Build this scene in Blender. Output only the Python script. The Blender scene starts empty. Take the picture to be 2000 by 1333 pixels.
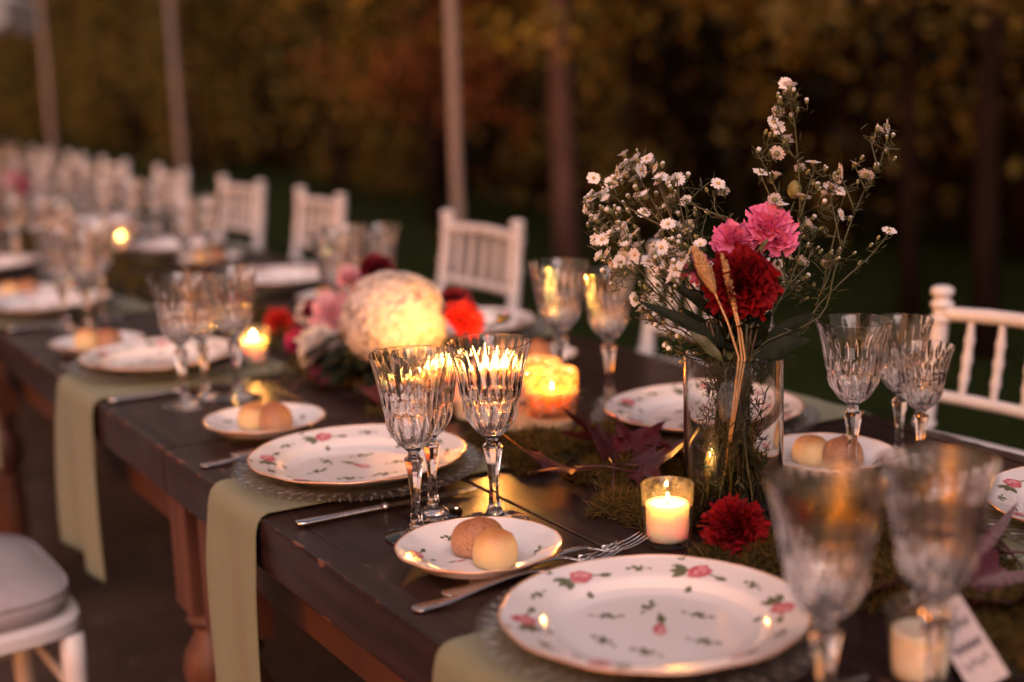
import bpy, math, random
import numpy as np
from mathutils import Vector, Matrix, Euler

R = math.radians
rnd = random.Random(7)
sc = bpy.context.scene
col = sc.collection

# ------------------------------------------------------------------ camera
CAM = Vector((-0.5367, 0.0, 1.265))
YAW, PITCH, ROLL = R(30.24), R(11.11), R(1.9)
F_PX = 2800.0
Rv = Vector((math.cos(YAW), -math.sin(YAW), 0))
Fv = Vector((math.sin(YAW) * math.cos(PITCH), math.cos(YAW) * math.cos(PITCH), -math.sin(PITCH)))
Uv = Rv.cross(Fv)
cr, sr = math.cos(ROLL), math.sin(ROLL)
right = Rv * cr - Uv * sr
up = Rv * sr + Uv * cr
# down direction in the picture is -Rv*sin - Uv*cos
right = Rv * cr - Uv * sr
cam_d = bpy.data.cameras.new('camera')
cam = bpy.data.objects.new('camera', cam_d)
col.objects.link(cam)
M = Matrix((right, up, -Fv)).transposed().to_4x4()
M.translation = CAM
cam.matrix_world = M
cam_d.sensor_width = 36.0
cam_d.lens = F_PX / 2000 * 36
cam_d.clip_start = 0.02
cam_d.clip_end = 300
cam_d.dof.use_dof = True
cam_d.dof.focus_distance = 1.56
cam_d.dof.aperture_fstop = 1.95
cam_d.dof.aperture_blades = 0
sc.camera = cam

# ------------------------------------------------------------------ dusk light
w = bpy.data.worlds.new("World")
sc.world = w
w.use_nodes = True
nt = w.node_tree
nt.nodes.clear()
out = nt.nodes.new('ShaderNodeOutputWorld')
bg = nt.nodes.new('ShaderNodeBackground')
sky = nt.nodes.new('ShaderNodeTexSky')
sky.sky_type = 'NISHITA'
sky.sun_disc = False
SUN_EL, SUN_ROT = R(4.0), R(250)
sky.sun_elevation = SUN_EL
sky.sun_rotation = SUN_ROT
sky.air_density = 1.6
sky.dust_density = 3.0
tint = nt.nodes.new('ShaderNodeMix')
tint.data_type = 'RGBA'
tint.blend_type = 'MULTIPLY'
tint.inputs[0].default_value = 1.0
tint.inputs[7].default_value = (1.0, 0.685, 0.775, 1)
nt.links.new(sky.outputs[0], tint.inputs[6])
nt.links.new(tint.outputs[2], bg.inputs[0])
bg.inputs[1].default_value = 0.10
nt.links.new(bg.outputs[0], out.inputs[0])

sun_d = bpy.data.lights.new('sun', 'SUN')
sun_d.energy = 0.55
sun_d.angle = R(50)
sun_d.color = (1.0, 0.72, 0.66)
sun = bpy.data.objects.new('sun', sun_d)
col.objects.link(sun)
sun_dir = Vector((-0.40, -0.75, 0.80))   # towards the afterglow behind the camera
sun.rotation_euler = sun_dir.to_track_quat('Z', 'Y').to_euler()
sun.location = (-3, -3, 4)

sc.view_settings.view_transform = 'Standard'
sc.view_settings.look = 'None'
sc.view_settings.exposure = 2.1
sc.view_settings.gamma = 1.0
sc.view_settings.use_curve_mapping = False
sc.render.engine = 'CYCLES'
cy = sc.cycles
cy.use_denoising = True
try:
    cy.denoiser = 'OPENIMAGEDENOISE'
    cy.denoising_input_passes = 'RGB_ALBEDO_NORMAL'
except Exception:
    pass
cy.max_bounces = 14
cy.transmission_bounces = 14
cy.transparent_max_bounces = 16
cy.diffuse_bounces = 3
cy.glossy_bounces = 6
cy.sample_clamp_indirect = 40.0
cy.blur_glossy = 0.5
cy.use_adaptive_sampling = False

FLAME = 800.0      # radiance of a candle flame

# ------------------------------------------------------------------ materials
def new_mat(name):
    m = bpy.data.materials.new(name)
    m.use_nodes = True
    n = m.node_tree
    n.nodes.clear()
    o = n.nodes.new('ShaderNodeOutputMaterial')
    return m, n, o

def N(n, t, **kw):
    x = n.nodes.new(t)
    for k, v in kw.items():
        setattr(x, k, v)
    return x

def pmat(name, c1, c2=None, rough=0.6, scale=20.0, bump=0.0, bscale=None, spec=0.5, sss=0.0, sssr=(1, .5, .3), sssc=0.01,
         coat=0.0, metal=0.0, detail=5, stretch=None, sheen=0.0, transl=0.0, ramp=(0.3, 0.7)):
    m, n, o = new_mat(name)
    p = N(n, 'ShaderNodeBsdfPrincipled')
    p.inputs['Roughness'].default_value = rough
    p.inputs['Specular IOR Level'].default_value = spec
    p.inputs['Metallic'].default_value = metal
    p.inputs['Coat Weight'].default_value = coat
    p.inputs['Coat Roughness'].default_value = 0.05
    p.inputs['Sheen Weight'].default_value = sheen
    if sss:
        p.inputs['Subsurface Weight'].default_value = sss
        p.inputs['Subsurface Radius'].default_value = sssr
        p.inputs['Subsurface Scale'].default_value = sssc
    p.inputs['Base Color'].default_value = (*c1, 1)
    tc = N(n, 'ShaderNodeTexCoord')
    vec = tc.outputs['Object']
    if stretch:
        mp = N(n, 'ShaderNodeMapping')
        mp.inputs['Scale'].default_value = stretch
        n.links.new(vec, mp.inputs[0])
        vec = mp.outputs[0]
    if c2 is not None:
        t = N(n, 'ShaderNodeTexNoise')
        t.inputs['Scale'].default_value = scale
        t.inputs['Detail'].default_value = detail
        n.links.new(vec, t.inputs['Vector'])
        r = N(n, 'ShaderNodeValToRGB')
        r.color_ramp.elements[0].position = ramp[0]
        r.color_ramp.elements[1].position = ramp[1]
        r.color_ramp.elements[0].color = (*c1, 1)
        r.color_ramp.elements[1].color = (*c2, 1)
        n.links.new(t.outputs['Fac'], r.inputs[0])
        n.links.new(r.outputs[0], p.inputs['Base Color'])
    if bump:
        t2 = N(n, 'ShaderNodeTexNoise')
        t2.inputs['Scale'].default_value = bscale or scale
        t2.inputs['Detail'].default_value = 6
        n.links.new(vec, t2.inputs['Vector'])
        b = N(n, 'ShaderNodeBump')
        b.inputs['Strength'].default_value = bump
        b.inputs['Distance'].default_value = 0.01
        n.links.new(t2.outputs['Fac'], b.inputs['Height'])
        n.links.new(b.outputs[0], p.inputs['Normal'])
    if transl:
        tr = N(n, 'ShaderNodeBsdfTranslucent')
        tr.inputs[0].default_value = (*c1, 1)
        mx = N(n, 'ShaderNodeMixShader')
        mx.inputs[0].default_value = transl
        n.links.new(p.outputs[0], mx.inputs[1])
        n.links.new(tr.outputs[0], mx.inputs[2])
        n.links.new(mx.outputs[0], o.inputs[0])
    else:
        n.links.new(p.outputs[0], o.inputs[0])
    return m

def leaf_mat(name, cols, rough=0.55, transl=0.25):
    """per-instance / per-island varied leaf colour"""
    m, n, o = new_mat(name)
    g = N(n, 'ShaderNodeNewGeometry')
    r = N(n, 'ShaderNodeValToRGB')
    cr_ = r.color_ramp
    while len(cr_.elements) < len(cols):
        cr_.elements.new(0.5)
    for i, c in enumerate(cols):
        cr_.elements[i].position = i / max(1, len(cols) - 1)
        cr_.elements[i].color = (*c, 1)
    n.links.new(g.outputs['Random Per Island'], r.inputs[0])
    p = N(n, 'ShaderNodeBsdfPrincipled')
    p.inputs['Roughness'].default_value = rough
    p.inputs['Specular IOR Level'].default_value = 0.3
    tr = N(n, 'ShaderNodeBsdfTranslucent')
    n.links.new(r.outputs[0], p.inputs['Base Color'])
    n.links.new(r.outputs[0], tr.inputs[0])
    mx = N(n, 'ShaderNodeMixShader')
    mx.inputs[0].default_value = transl
    n.links.new(p.outputs[0], mx.inputs[1])
    n.links.new(tr.outputs[0], mx.inputs[2])
    n.links.new(mx.outputs[0], o.inputs[0])
    return m

def glass_mat(name, c=(1, 1, 1), rough=0.0, ior=1.52):
    m, n, o = new_mat(name)
    g = N(n, 'ShaderNodeBsdfGlass')
    g.inputs['Color'].default_value = (*c, 1)
    g.inputs['Roughness'].default_value = rough
    g.inputs['IOR'].default_value = ior
    n.links.new(g.outputs[0], o.inputs[0])
    return m

def thin_glass_mat(name, c=(0.97, 0.97, 0.97), haze=0.0, ior=1.5, grough=0.02):
    m, n, o = new_mat(name)
    fr = N(n, 'ShaderNodeFresnel')
    ge = N(n, 'ShaderNodeNewGeometry')
    io = N(n, 'ShaderNodeMapRange')
    io.inputs[3].default_value = ior
    io.inputs[4].default_value = 1 / ior
    n.links.new(ge.outputs['Backfacing'], io.inputs[0])
    n.links.new(io.outputs[0], fr.inputs[0])
    t = N(n, 'ShaderNodeBsdfTransparent')
    t.inputs[0].default_value = (*c, 1)
    g = N(n, 'ShaderNodeBsdfGlossy')
    g.inputs['Roughness'].default_value = grough
    mx = N(n, 'ShaderNodeMixShader')
    n.links.new(fr.outputs[0], mx.inputs[0])
    src = t.outputs[0]
    if haze:
        d = N(n, 'ShaderNodeBsdfDiffuse')
        d.inputs[0].default_value = (0.8, 0.78, 0.75, 1)
        tl = N(n, 'ShaderNodeBsdfTranslucent')
        tl.inputs[0].default_value = (0.8, 0.78, 0.75, 1)
        a = N(n, 'ShaderNodeMixShader')
        a.inputs[0].default_value = 0.5
        n.links.new(d.outputs[0], a.inputs[1])
        n.links.new(tl.outputs[0], a.inputs[2])
        ns = N(n, 'ShaderNodeTexNoise')
        ns.inputs['Scale'].default_value = 90
        mr = N(n, 'ShaderNodeMapRange')
        mr.inputs[1].default_value = 0.35
        mr.inputs[2].default_value = 0.75
        mr.inputs[3].default_value = haze * 0.3
        mr.inputs[4].default_value = haze * 2
        tc = N(n, 'ShaderNodeTexCoord')
        n.links.new(tc.outputs['Object'], ns.inputs['Vector'])
        n.links.new(ns.outputs['Fac'], mr.inputs[0])
        b = N(n, 'ShaderNodeMixShader')
        n.links.new(mr.outputs[0], b.inputs[0])
        n.links.new(t.outputs[0], b.inputs[1])
        n.links.new(a.outputs[0], b.inputs[2])
        src = b.outputs[0]
    n.links.new(src, mx.inputs[1])
    n.links.new(g.outputs[0], mx.inputs[2])
    n.links.new(mx.outputs[0], o.inputs[0])
    return m

def emit_mat(name, c, s):
    m, n, o = new_mat(name)
    e = N(n, 'ShaderNodeEmission')
    e.inputs[0].default_value = (*c, 1)
    e.inputs[1].default_value = s
    n.links.new(e.outputs[0], o.inputs[0])
    return m

def wood_paint_mat(name):
    """dark brown painted board, worn through to red-brown wood along the edge and in small chips"""
    m, n, o = new_mat(name)
    p = N(n, 'ShaderNodeBsdfPrincipled')
    tc = N(n, 'ShaderNodeTexCoord')
    mp = N(n, 'ShaderNodeMapping')
    mp.inputs['Scale'].default_value = (60, 5, 60)
    n.links.new(tc.outputs['Object'], mp.inputs[0])
    gr = N(n, 'ShaderNodeTexNoise')
    gr.inputs['Scale'].default_value = 1.0
    gr.inputs['Detail'].default_value = 6
    n.links.new(mp.outputs[0], gr.inputs['Vector'])
    r = N(n, 'ShaderNodeValToRGB')
    r.color_ramp.elements[0].position = 0.3
    r.color_ramp.elements[1].position = 0.75
    r.color_ramp.elements[0].color = (0.012, 0.0055, 0.0053, 1)
    r.color_ramp.elements[1].color = (0.036, 0.0170, 0.0160, 1)
    n.links.new(gr.outputs['Fac'], r.inputs[0])
    # worn edge mask from the painted-on attribute 'wear' times noise
    at = N(n, 'ShaderNodeAttribute')
    at.attribute_name = 'wear'
    nz = N(n, 'ShaderNodeTexNoise')
    nz.inputs['Scale'].default_value = 70
    nz.inputs['Detail'].default_value = 6
    mp2 = N(n, 'ShaderNodeMapping')
    mp2.inputs['Scale'].default_value = (1, 0.35, 1)
    n.links.new(tc.outputs['Object'], mp2.inputs[0])
    n.links.new(mp2.outputs[0], nz.inputs['Vector'])
    ad = N(n, 'ShaderNodeMath', operation='MULTIPLY_ADD')
    ad.inputs[1].default_value = 0.34
    n.links.new(at.outputs['Fac'], ad.inputs[0])
    n.links.new(nz.outputs['Fac'], ad.inputs[2])
    mr = N(n, 'ShaderNodeMapRange')
    mr.inputs[1].default_value = 0.855
    mr.inputs[2].default_value = 0.91
    n.links.new(ad.outputs[0], mr.inputs[0])
    mx = N(n, 'ShaderNodeMix', data_type='RGBA')
    mx.inputs[7].default_value = (0.145, 0.060, 0.036, 1)
    n.links.new(mr.outputs[0], mx.inputs[0])
    n.links.new(r.outputs[0], mx.inputs[6])
    n.links.new(mx.outputs[2], p.inputs['Base Color'])
    rr = N(n, 'ShaderNodeMapRange')
    rr.inputs[3].default_value = 0.24
    rr.inputs[4].default_value = 0.50
    n2 = N(n, 'ShaderNodeTexNoise')
    n2.inputs['Scale'].default_value = 9
    n2.inputs['Detail'].default_value = 4
    n.links.new(tc.outputs['Object'], n2.inputs['Vector'])
    n.links.new(n2.outputs['Fac'], rr.inputs[0])
    n.links.new(rr.outputs[0], p.inputs['Roughness'])
    p.inputs['Specular IOR Level'].default_value = 0.30
    b = N(n, 'ShaderNodeBump')
    b.inputs['Strength'].default_value = 0.35
    b.inputs['Distance'].default_value = 0.002
    n.links.new(gr.outputs['Fac'], b.inputs['Height'])
    n.links.new(b.outputs[0], p.inputs['Normal'])
    n.links.new(p.outputs[0], o.inputs[0])
    return m

def roll_mat(name, side, top, z0, z1, speck=0.0):
    m, n, o = new_mat(name)
    p = N(n, 'ShaderNodeBsdfPrincipled')
    p.inputs['Roughness'].default_value = 0.55
    p.inputs['Subsurface Weight'].default_value = 0.25
    p.inputs['Subsurface Scale'].default_value = 0.006
    tc = N(n, 'ShaderNodeTexCoord')
    sp = N(n, 'ShaderNodeSeparateXYZ')
    n.links.new(tc.outputs['Object'], sp.inputs[0])
    nz = N(n, 'ShaderNodeTexNoise')
    nz.inputs['Scale'].default_value = 60
    n.links.new(tc.outputs['Object'], nz.inputs['Vector'])
    ad = N(n, 'ShaderNodeMath', operation='MULTIPLY_ADD')
    ad.inputs[1].default_value = 0.014
    n.links.new(nz.outputs['Fac'], ad.inputs[0])
    n.links.new(sp.outputs[2], ad.inputs[2])
    mr = N(n, 'ShaderNodeMapRange', interpolation_type='SMOOTHSTEP')
    mr.inputs[1].default_value = z0
    mr.inputs[2].default_value = z1
    n.links.new(ad.outputs[0], mr.inputs[0])
    mx = N(n, 'ShaderNodeMix', data_type='RGBA')
    mx.inputs[6].default_value = (*side, 1)
    mx.inputs[7].default_value = (*top, 1)
    n.links.new(mr.outputs[0], mx.inputs[0])
    last = mx.outputs[2]
    if speck:
        v = N(n, 'ShaderNodeTexNoise')
        v.inputs['Scale'].default_value = 420
        v.inputs['Detail'].default_value = 3
        n.links.new(tc.outputs['Object'], v.inputs['Vector'])
        m2 = N(n, 'ShaderNodeMapRange')
        m2.inputs[1].default_value = 0.55
        m2.inputs[2].default_value = 0.64
        n.links.new(v.outputs['Fac'], m2.inputs[0])
        mu = N(n, 'ShaderNodeMath', operation='MULTIPLY')
        mu.inputs[1].default_value = speck
        n.links.new(m2.outputs[0], mu.inputs[0])
        mx2 = N(n, 'ShaderNodeMix', data_type='RGBA')
        mx2.inputs[7].default_value = (0.10, 0.035, 0.015, 1)
        n.links.new(mu.outputs[0], mx2.inputs[0])
        n.links.new(last, mx2.inputs[6])
        last = mx2.outputs[2]
    n.links.new(last, p.inputs['Base Color'])
    b = N(n, 'ShaderNodeBump')
    b.inputs['Strength'].default_value = 0.9 if speck else 0.3
    b.inputs['Distance'].default_value = 0.002
    nb = N(n, 'ShaderNodeTexNoise')
    nb.inputs['Scale'].default_value = 170 if speck else 120
    nb.inputs['Detail'].default_value = 5
    n.links.new(tc.outputs['Object'], nb.inputs['Vector'])
    n.links.new(nb.outputs['Fac'], b.inputs['Height'])
    n.links.new(b.outputs[0], p.inputs['Normal'])
    n.links.new(p.outputs[0], o.inputs[0])
    return m

MT = {}
MT['crystal'] = glass_mat('cut crystal', (0.995, 0.985, 0.98))
MT['pressed'] = thin_glass_mat('pressed ribbed glass', (0.95, 0.95, 0.95), haze=0.0, ior=1.45, grough=0.06)
MT['rib_glint'] = thin_glass_mat('painted rib highlights', (0.95, 0.95, 0.95), haze=0.34, ior=1.7, grough=0.08)  # pale haze stands for sky highlights along the clear ribs
MT['vase'] = glass_mat('clear vase glass', (0.985, 0.985, 0.975), 0.0, 1.5)
MT['thin'] = thin_glass_mat('tumbler glass', haze=0.035)
MT['amber'] = thin_glass_mat('amber frosted glass', (0.96, 0.66, 0.30), haze=0.25)
MT['porcelain'] = pmat('white porcelain', (0.80, 0.77, 0.77), rough=0.16, coat=0.6, spec=0.5)
MT['gold'] = pmat('rose gold rim', (0.80, 0.50, 0.34), rough=0.25, metal=0.55)
MT['rose_print'] = pmat('printed rose', (0.42, 0.05, 0.09), (0.70, 0.25, 0.28), rough=0.2, scale=160)
MT['rose_print2'] = pmat('printed rose light', (0.66, 0.22, 0.25), (0.78, 0.45, 0.45), rough=0.2, scale=200)
MT['leaf_print'] = pmat('printed leaf', (0.09, 0.10, 0.05), (0.18, 0.19, 0.11), rough=0.2, scale=200)
MT['steel'] = pmat('steel cutlery', (0.62, 0.58, 0.57), rough=0.22, metal=1.0)
MT['paint'] = wood_paint_mat('worn brown table paint')
MT['redwood'] = pmat('red brown raw wood', (0.055, 0.020, 0.011), (0.110, 0.040, 0.020), rough=0.6, scale=1.0, stretch=(50, 6, 6), bump=0.3)
MT['legwood'] = pmat('red brown leg wood', (0.070, 0.026, 0.016), (0.130, 0.052, 0.031), rough=0.5, scale=1.0, stretch=(40, 40, 5), bump=0.2)
MT['cloth'] = pmat('sage napkin cloth', (0.145, 0.155, 0.062), (0.175, 0.183, 0.078), rough=0.9, scale=700, bump=0.5, bscale=1400, sheen=0.3)
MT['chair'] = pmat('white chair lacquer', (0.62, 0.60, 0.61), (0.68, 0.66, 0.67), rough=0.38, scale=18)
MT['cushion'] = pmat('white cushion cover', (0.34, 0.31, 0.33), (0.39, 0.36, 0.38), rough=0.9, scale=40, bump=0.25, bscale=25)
MT['wax'] = pmat('ivory wax', (0.88, 0.76, 0.60), rough=0.45, sss=1.0, sssr=(1.0, .58, .28), sssc=0.028)
MT['wick'] = pmat('wick', (0.02, 0.015, 0.01), rough=0.9)
MT['flame'] = emit_mat('flame', (1.0, 0.41, 0.075), FLAME)
MT['ground'] = pmat('packed earth and gravel', (0.030, 0.018, 0.013), (0.105, 0.066, 0.048), rough=0.95, scale=3.5, bump=0.8, bscale=60, detail=9)
MT['lawn'] = pmat('dark lawn', (0.008, 0.014, 0.003), (0.018, 0.028, 0.006), rough=1.0, spec=0.05, scale=2.5, bump=0.8, bscale=40, detail=8)
MT['bark'] = pmat('dark bark', (0.045, 0.022, 0.016), (0.10, 0.05, 0.036), rough=0.9, scale=12, bump=0.8, stretch=(1, 1, .3))
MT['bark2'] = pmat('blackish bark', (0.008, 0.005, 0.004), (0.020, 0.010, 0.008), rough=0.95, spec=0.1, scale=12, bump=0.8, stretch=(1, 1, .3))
MT['pole'] = pmat('pale wooden pole', (0.20, 0.155, 0.135), (0.27, 0.21, 0.18), rough=0.6, scale=6, stretch=(3, 3, .3))
MT['canvas'] = pmat('white canvas', (0.62, 0.58, 0.56), (0.7, 0.66, 0.64), rough=0.9, scale=5, transl=0.2)
MT['moss'] = leaf_mat('moss', [(0.018, 0.017, 0.004), (0.10, 0.062, 0.011), (0.035, 0.036, 0.006), (0.17, 0.095, 0.02), (0.06, 0.050, 0.009)], 0.8, 0.2)
MT['mossbase'] = pmat('moss bed', (0.010, 0.009, 0.003), (0.022, 0.017, 0.005), rough=0.95, scale=90, bump=1.0, bscale=120)
MT['maple'] = pmat('burgundy maple leaf', (0.035, 0.007, 0.014), (0.085, 0.020, 0.032), rough=0.42, scale=55, bump=0.3, bscale=90, transl=0.15)
MT['maple2'] = pmat('red maple leaf', (0.055, 0.005, 0.009), (0.12, 0.014, 0.020), rough=0.42, scale=55, bump=0.3, bscale=90, transl=0.15)
MT['darkleaf'] = pmat('dark green leaf', (0.007, 0.011, 0.006), (0.016, 0.022, 0.010), rough=0.6, spec=0.15, scale=60, transl=0.1)
MT['olive'] = pmat('olive leaf', (0.06, 0.065, 0.022), (0.11, 0.105, 0.04), rough=0.5, scale=60, transl=0.25)
MT['stem'] = pmat('green stem', (0.030, 0.038, 0.012), (0.065, 0.065, 0.024), rough=0.6, scale=120)
MT['stem2'] = pmat('brown green twig', (0.040, 0.028, 0.013), (0.075, 0.055, 0.025), rough=0.6, scale=120)
MT['petal'] = pmat('white ray petals', (0.90, 0.87, 0.88), rough=0.6, transl=0.35)
MT['disc'] = pmat('yellow disc', (0.55, 0.38, 0.12), (0.42, 0.25, 0.07), rough=0.8, scale=900)
MT['calyx'] = pmat('bud green', (0.10, 0.11, 0.035), (0.19, 0.18, 0.07), rough=0.7, scale=500)
MT['red'] = pmat('deep red petals', (0.12, 0.001, 0.004), (0.24, 0.002, 0.007), rough=0.75, scale=60, spec=0.2, transl=0.12)
MT['pink'] = pmat('pink petals', (0.74, 0.11, 0.32), (0.85, 0.30, 0.50), rough=0.6, scale=50, transl=0.25)
MT['palepink'] = pmat('pale pink petals', (0.78, 0.38, 0.44), (0.84, 0.52, 0.55), rough=0.6, scale=40, transl=0.25)
MT['white'] = pmat('cream petals', (0.80, 0.72, 0.66), (0.86, 0.80, 0.74), rough=0.6, scale=30, transl=0.45)
MT['scarlet'] = pmat('scarlet petals', (0.50, 0.015, 0.010), (0.60, 0.03, 0.02), rough=0.6, scale=40, transl=0.2)
MT['magenta'] = pmat('magenta petals', (0.36, 0.015, 0.10), (0.48, 0.04, 0.16), rough=0.6, scale=40, transl=0.2)
MT['burgundy'] = pmat('burgundy petals', (0.13, 0.004, 0.014), (0.2, 0.010, 0.025), rough=0.6, scale=40, transl=0.15)
MT['podgreen'] = pmat('yellow green bud', (0.22, 0.21, 0.06), (0.30, 0.27, 0.09), rough=.5, scale=80, transl=.3)
MT['straw'] = pmat('dry straw', (0.56, 0.34, 0.15), (0.70, 0.47, 0.24), rough=0.85, scale=120, transl=0.15)
MT['roll1'] = roll_mat('wholemeal crust', (0.42, 0.235, 0.135), (0.33, 0.13, 0.055), 0.022, 0.050, 0.6)
MT['roll2'] = roll_mat('pale milk crust', (0.68, 0.50, 0.25), (0.47, 0.18, 0.05), 0.026, 0.047, 0.0)
MT['slice'] = pmat('sawn wood slice', (0.36, 0.23, 0.12), (0.48, 0.32, 0.18), rough=0.8, scale=30)
MT['card'] = pmat('white card', (0.46, 0.43, 0.45), rough=0.8)
MT['ink'] = pmat('dark ink', (0.02, 0.02, 0.05), rough=0.7)

# ------------------------------------------------------------------ mesh builder
class MB:
    def __init__(s):
        s.v = []; s.f = []; s.m = []
    def add(s, V, F, mi=0):
        o = len(s.v)
        s.v.extend([tuple(map(float, p)) for p in V])
        s.f.extend([tuple(i + o for i in f) for f in F])
        s.m.extend([mi] * len(F))
    def box(s, a, b, mi=0, rot=None, c=None):
        x0, y0, z0 = a; x1, y1, z1 = b
        V = [(x0, y0, z0), (x1, y0, z0), (x1, y1, z0), (x0, y1, z0), (x0, y0, z1), (x1, y0, z1), (x1, y1, z1), (x0, y1, z1)]
        F = [(0, 3, 2, 1), (4, 5, 6, 7), (0, 1, 5, 4), (1, 2, 6, 5), (2, 3, 7, 6), (3, 0, 4, 7)]
        s.add(V, F, mi)
    def tube(s, P, rad, n=6, mi=0, cap=True):
        P = [Vector(p) for p in P]
        k = len(P)
        if not hasattr(rad, '__len__'):
            rad = [rad] * k
        V = []; F = []
        prev = None
        for i in range(k):
            d = (P[min(i + 1, k - 1)] - P[max(i - 1, 0)])
            d = d.normalized() if d.length > 1e-9 else Vector((0, 0, 1))
            if prev is None:
                a = d.orthogonal().normalized()
            else:
                a = (prev - d * prev.dot(d))
                a = a.normalized() if a.length > 1e-6 else d.orthogonal().normalized()
            prev = a
            b = d.cross(a)
            for j in range(n):
                t = 2 * math.pi * j / n
                V.append(P[i] + (a * math.cos(t) + b * math.sin(t)) * rad[i])
        for i in range(k - 1):
            for j in range(n):
                j2 = (j + 1) % n
                F.append((i * n + j, i * n + j2, (i + 1) * n + j2, (i + 1) * n + j))
        if cap:
            F.append(tuple(range(n))[::-1])
            F.append(tuple((k - 1) * n + j for j in range(n)))
        s.add(V, F, mi)
    def lathe(s, prof, n=32, mi=0, fn=None, c=(0, 0, 0), a0=0.0):
        """prof: (r, z) from bottom outside upwards; outward normals when r>0 going up"""
        V = []; F = []
        k = len(prof)
        for i, (r, z) in enumerate(prof):
            for j in range(n):
                t = 2 * math.pi * j / n + a0
                rr, zz = (r, z) if fn is None else fn(i, r, z, t)
                V.append((c[0] + rr * math.cos(t), c[1] + rr * math.sin(t), c[2] + zz))
        for i in range(k - 1):
            for j in range(n):
                j2 = (j + 1) % n
                if prof[i][0] < 1e-7:
                    F.append((i * n, (i + 1) * n + j2, (i + 1) * n + j))
                elif prof[i + 1][0] < 1e-7:
                    F.append((i * n + j, i * n + j2, (i + 1) * n))
                else:
                    F.append((i * n + j, i * n + j2, (i + 1) * n + j2, (i + 1) * n + j))
        s.add(V, F, mi)
    def grid(s, fn, nu, nv, mi=0):
        V = [fn(i / nu, j / nv) for j in range(nv + 1) for i in range(nu + 1)]
        F = [(j * (nu + 1) + i, j * (nu + 1) + i + 1, (j + 1) * (nu + 1) + i + 1, (j + 1) * (nu + 1) + i) for j in range(nv) for i in range(nu)]
        s.add(V, F, mi)
    def mesh(s, name, mats, smooth=True):
        me = bpy.data.meshes.new(name)
        me.from_pydata(s.v, [], s.f)
        for m in (mats if isinstance(mats, (list, tuple)) else [mats]):
            me.materials.append(MT[m] if isinstance(m, str) else m)
        if len(me.materials) > 1:
            me.polygons.foreach_set('material_index', s.m)
        if smooth:
            me.polygons.foreach_set('use_smooth', [True] * len(me.polygons))
        me.validate(clean_customdata=False)
        me.update()
        return me
    def build(s, name, mats, parent=None, smooth=True, sharp=None):
        me = s.mesh(name, mats, smooth)
        if sharp is not None:
            me.set_sharp_from_angle(angle=R(sharp))
        return link(name, me, parent)

def link(name, me, parent=None, loc=None, rot=None, scl=None):
    o = bpy.data.objects.new(name, me)
    col.objects.link(o)
    if parent is not None:
        o.parent = parent
    if loc is not None:
        o.location = loc
    if rot is not None:
        o.rotation_euler = rot
    if scl is not None:
        o.scale = scl if hasattr(scl, '__len__') else (scl,) * 3
    return o

def empty(name, loc=(0, 0, 0), rz=0.0):
    o = bpy.data.objects.new(name, None)
    o.empty_display_size = 0.05
    col.objects.link(o)
    o.location = loc
    o.rotation_euler = (0, 0, rz)
    return o

def tag(o, label=None, cat=None, group=None, kind=None):
    if label: o['label'] = label
    if cat: o['category'] = cat
    if group: o['group'] = group
    if kind: o['kind'] = kind
    return o

def copy_tree(o, parent=None):
    c = o.copy()
    col.objects.link(c)
    c.parent = parent
    for ch in o.children:
        copy_tree(ch, c)
    return c

protos = {}
def place(key, maker, loc, rz=0.0, scl=1.0, label=None, cat=None, group=None, rot=None):
    """first use places the thing itself, later uses place copies"""
    if key not in protos:
        protos[key] = maker()
        o = protos[key]
    else:
        o = copy_tree(protos[key])
    o.location = loc
    o.rotation_euler = rot if rot is not None else (0, 0, rz)
    o.scale = scl if hasattr(scl, '__len__') else (scl,) * 3
    for k in ('label', 'category', 'group'):
        if k in o: del o[k]
    tag(o, label, cat, group)
    return o

T = 0.76          # table top height
def sm(a, b, x):
    t = min(1, max(0, (x - a) / (b - a)))
    return t * t * (3 - 2 * t)

# ================================================================== SETTING
def sheet(name, x0, y0, x1, y1, z, m, n=40, amp=0.0):
    mb = MB()
    r = random.Random(3)
    mb.grid(lambda u, v: (x0 + (x1 - x0) * u, y0 + (y1 - y0) * v, z + amp * math.sin(u * 37 + v * 11) * math.sin(v * 29 - u * 7)), n, n)
    o = mb.build(name, m)
    tag(o, kind='structure')
    return o
sheet('ground', -60, -40, 80, 120, 0.0, 'ground', 20)
sheet('lawn', 2.55, -6, 40, 60, 0.012, 'lawn', 30, 0.006)

# grass tufts standing along the near border of the lawn
def tufts():
    g = random.Random(5)
    V = []; F = []
    for _ in range(14000):
        x = 2.5 + abs(g.gauss(0, 1.3)); y = g.uniform(-1, 14)
        h = g.uniform(0.02, 0.055); a = g.uniform(0, 6.28); wd = 0.003
        dx, dy = math.cos(a) * wd, math.sin(a) * wd
        bx, by = g.gauss(0, .015), g.gauss(0, .015)
        o = len(V)
        V += [(x - dx, y - dy, 0.005), (x + dx, y + dy, 0.005), (x + bx, y + by, h)]
        F.append((o, o + 1, o + 2))
    mb = MB(); mb.add(V, F)
    o = mb.build('grass', leaf_mat('grass blades', [(0.012, 0.022, 0.005), (0.03, 0.045, 0.01), (0.05, 0.045, 0.014)], .7, .2), smooth=False)
    tag(o, 'short dark green grass along the near border of the lawn', 'grass', kind='stuff')
tufts()

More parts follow.
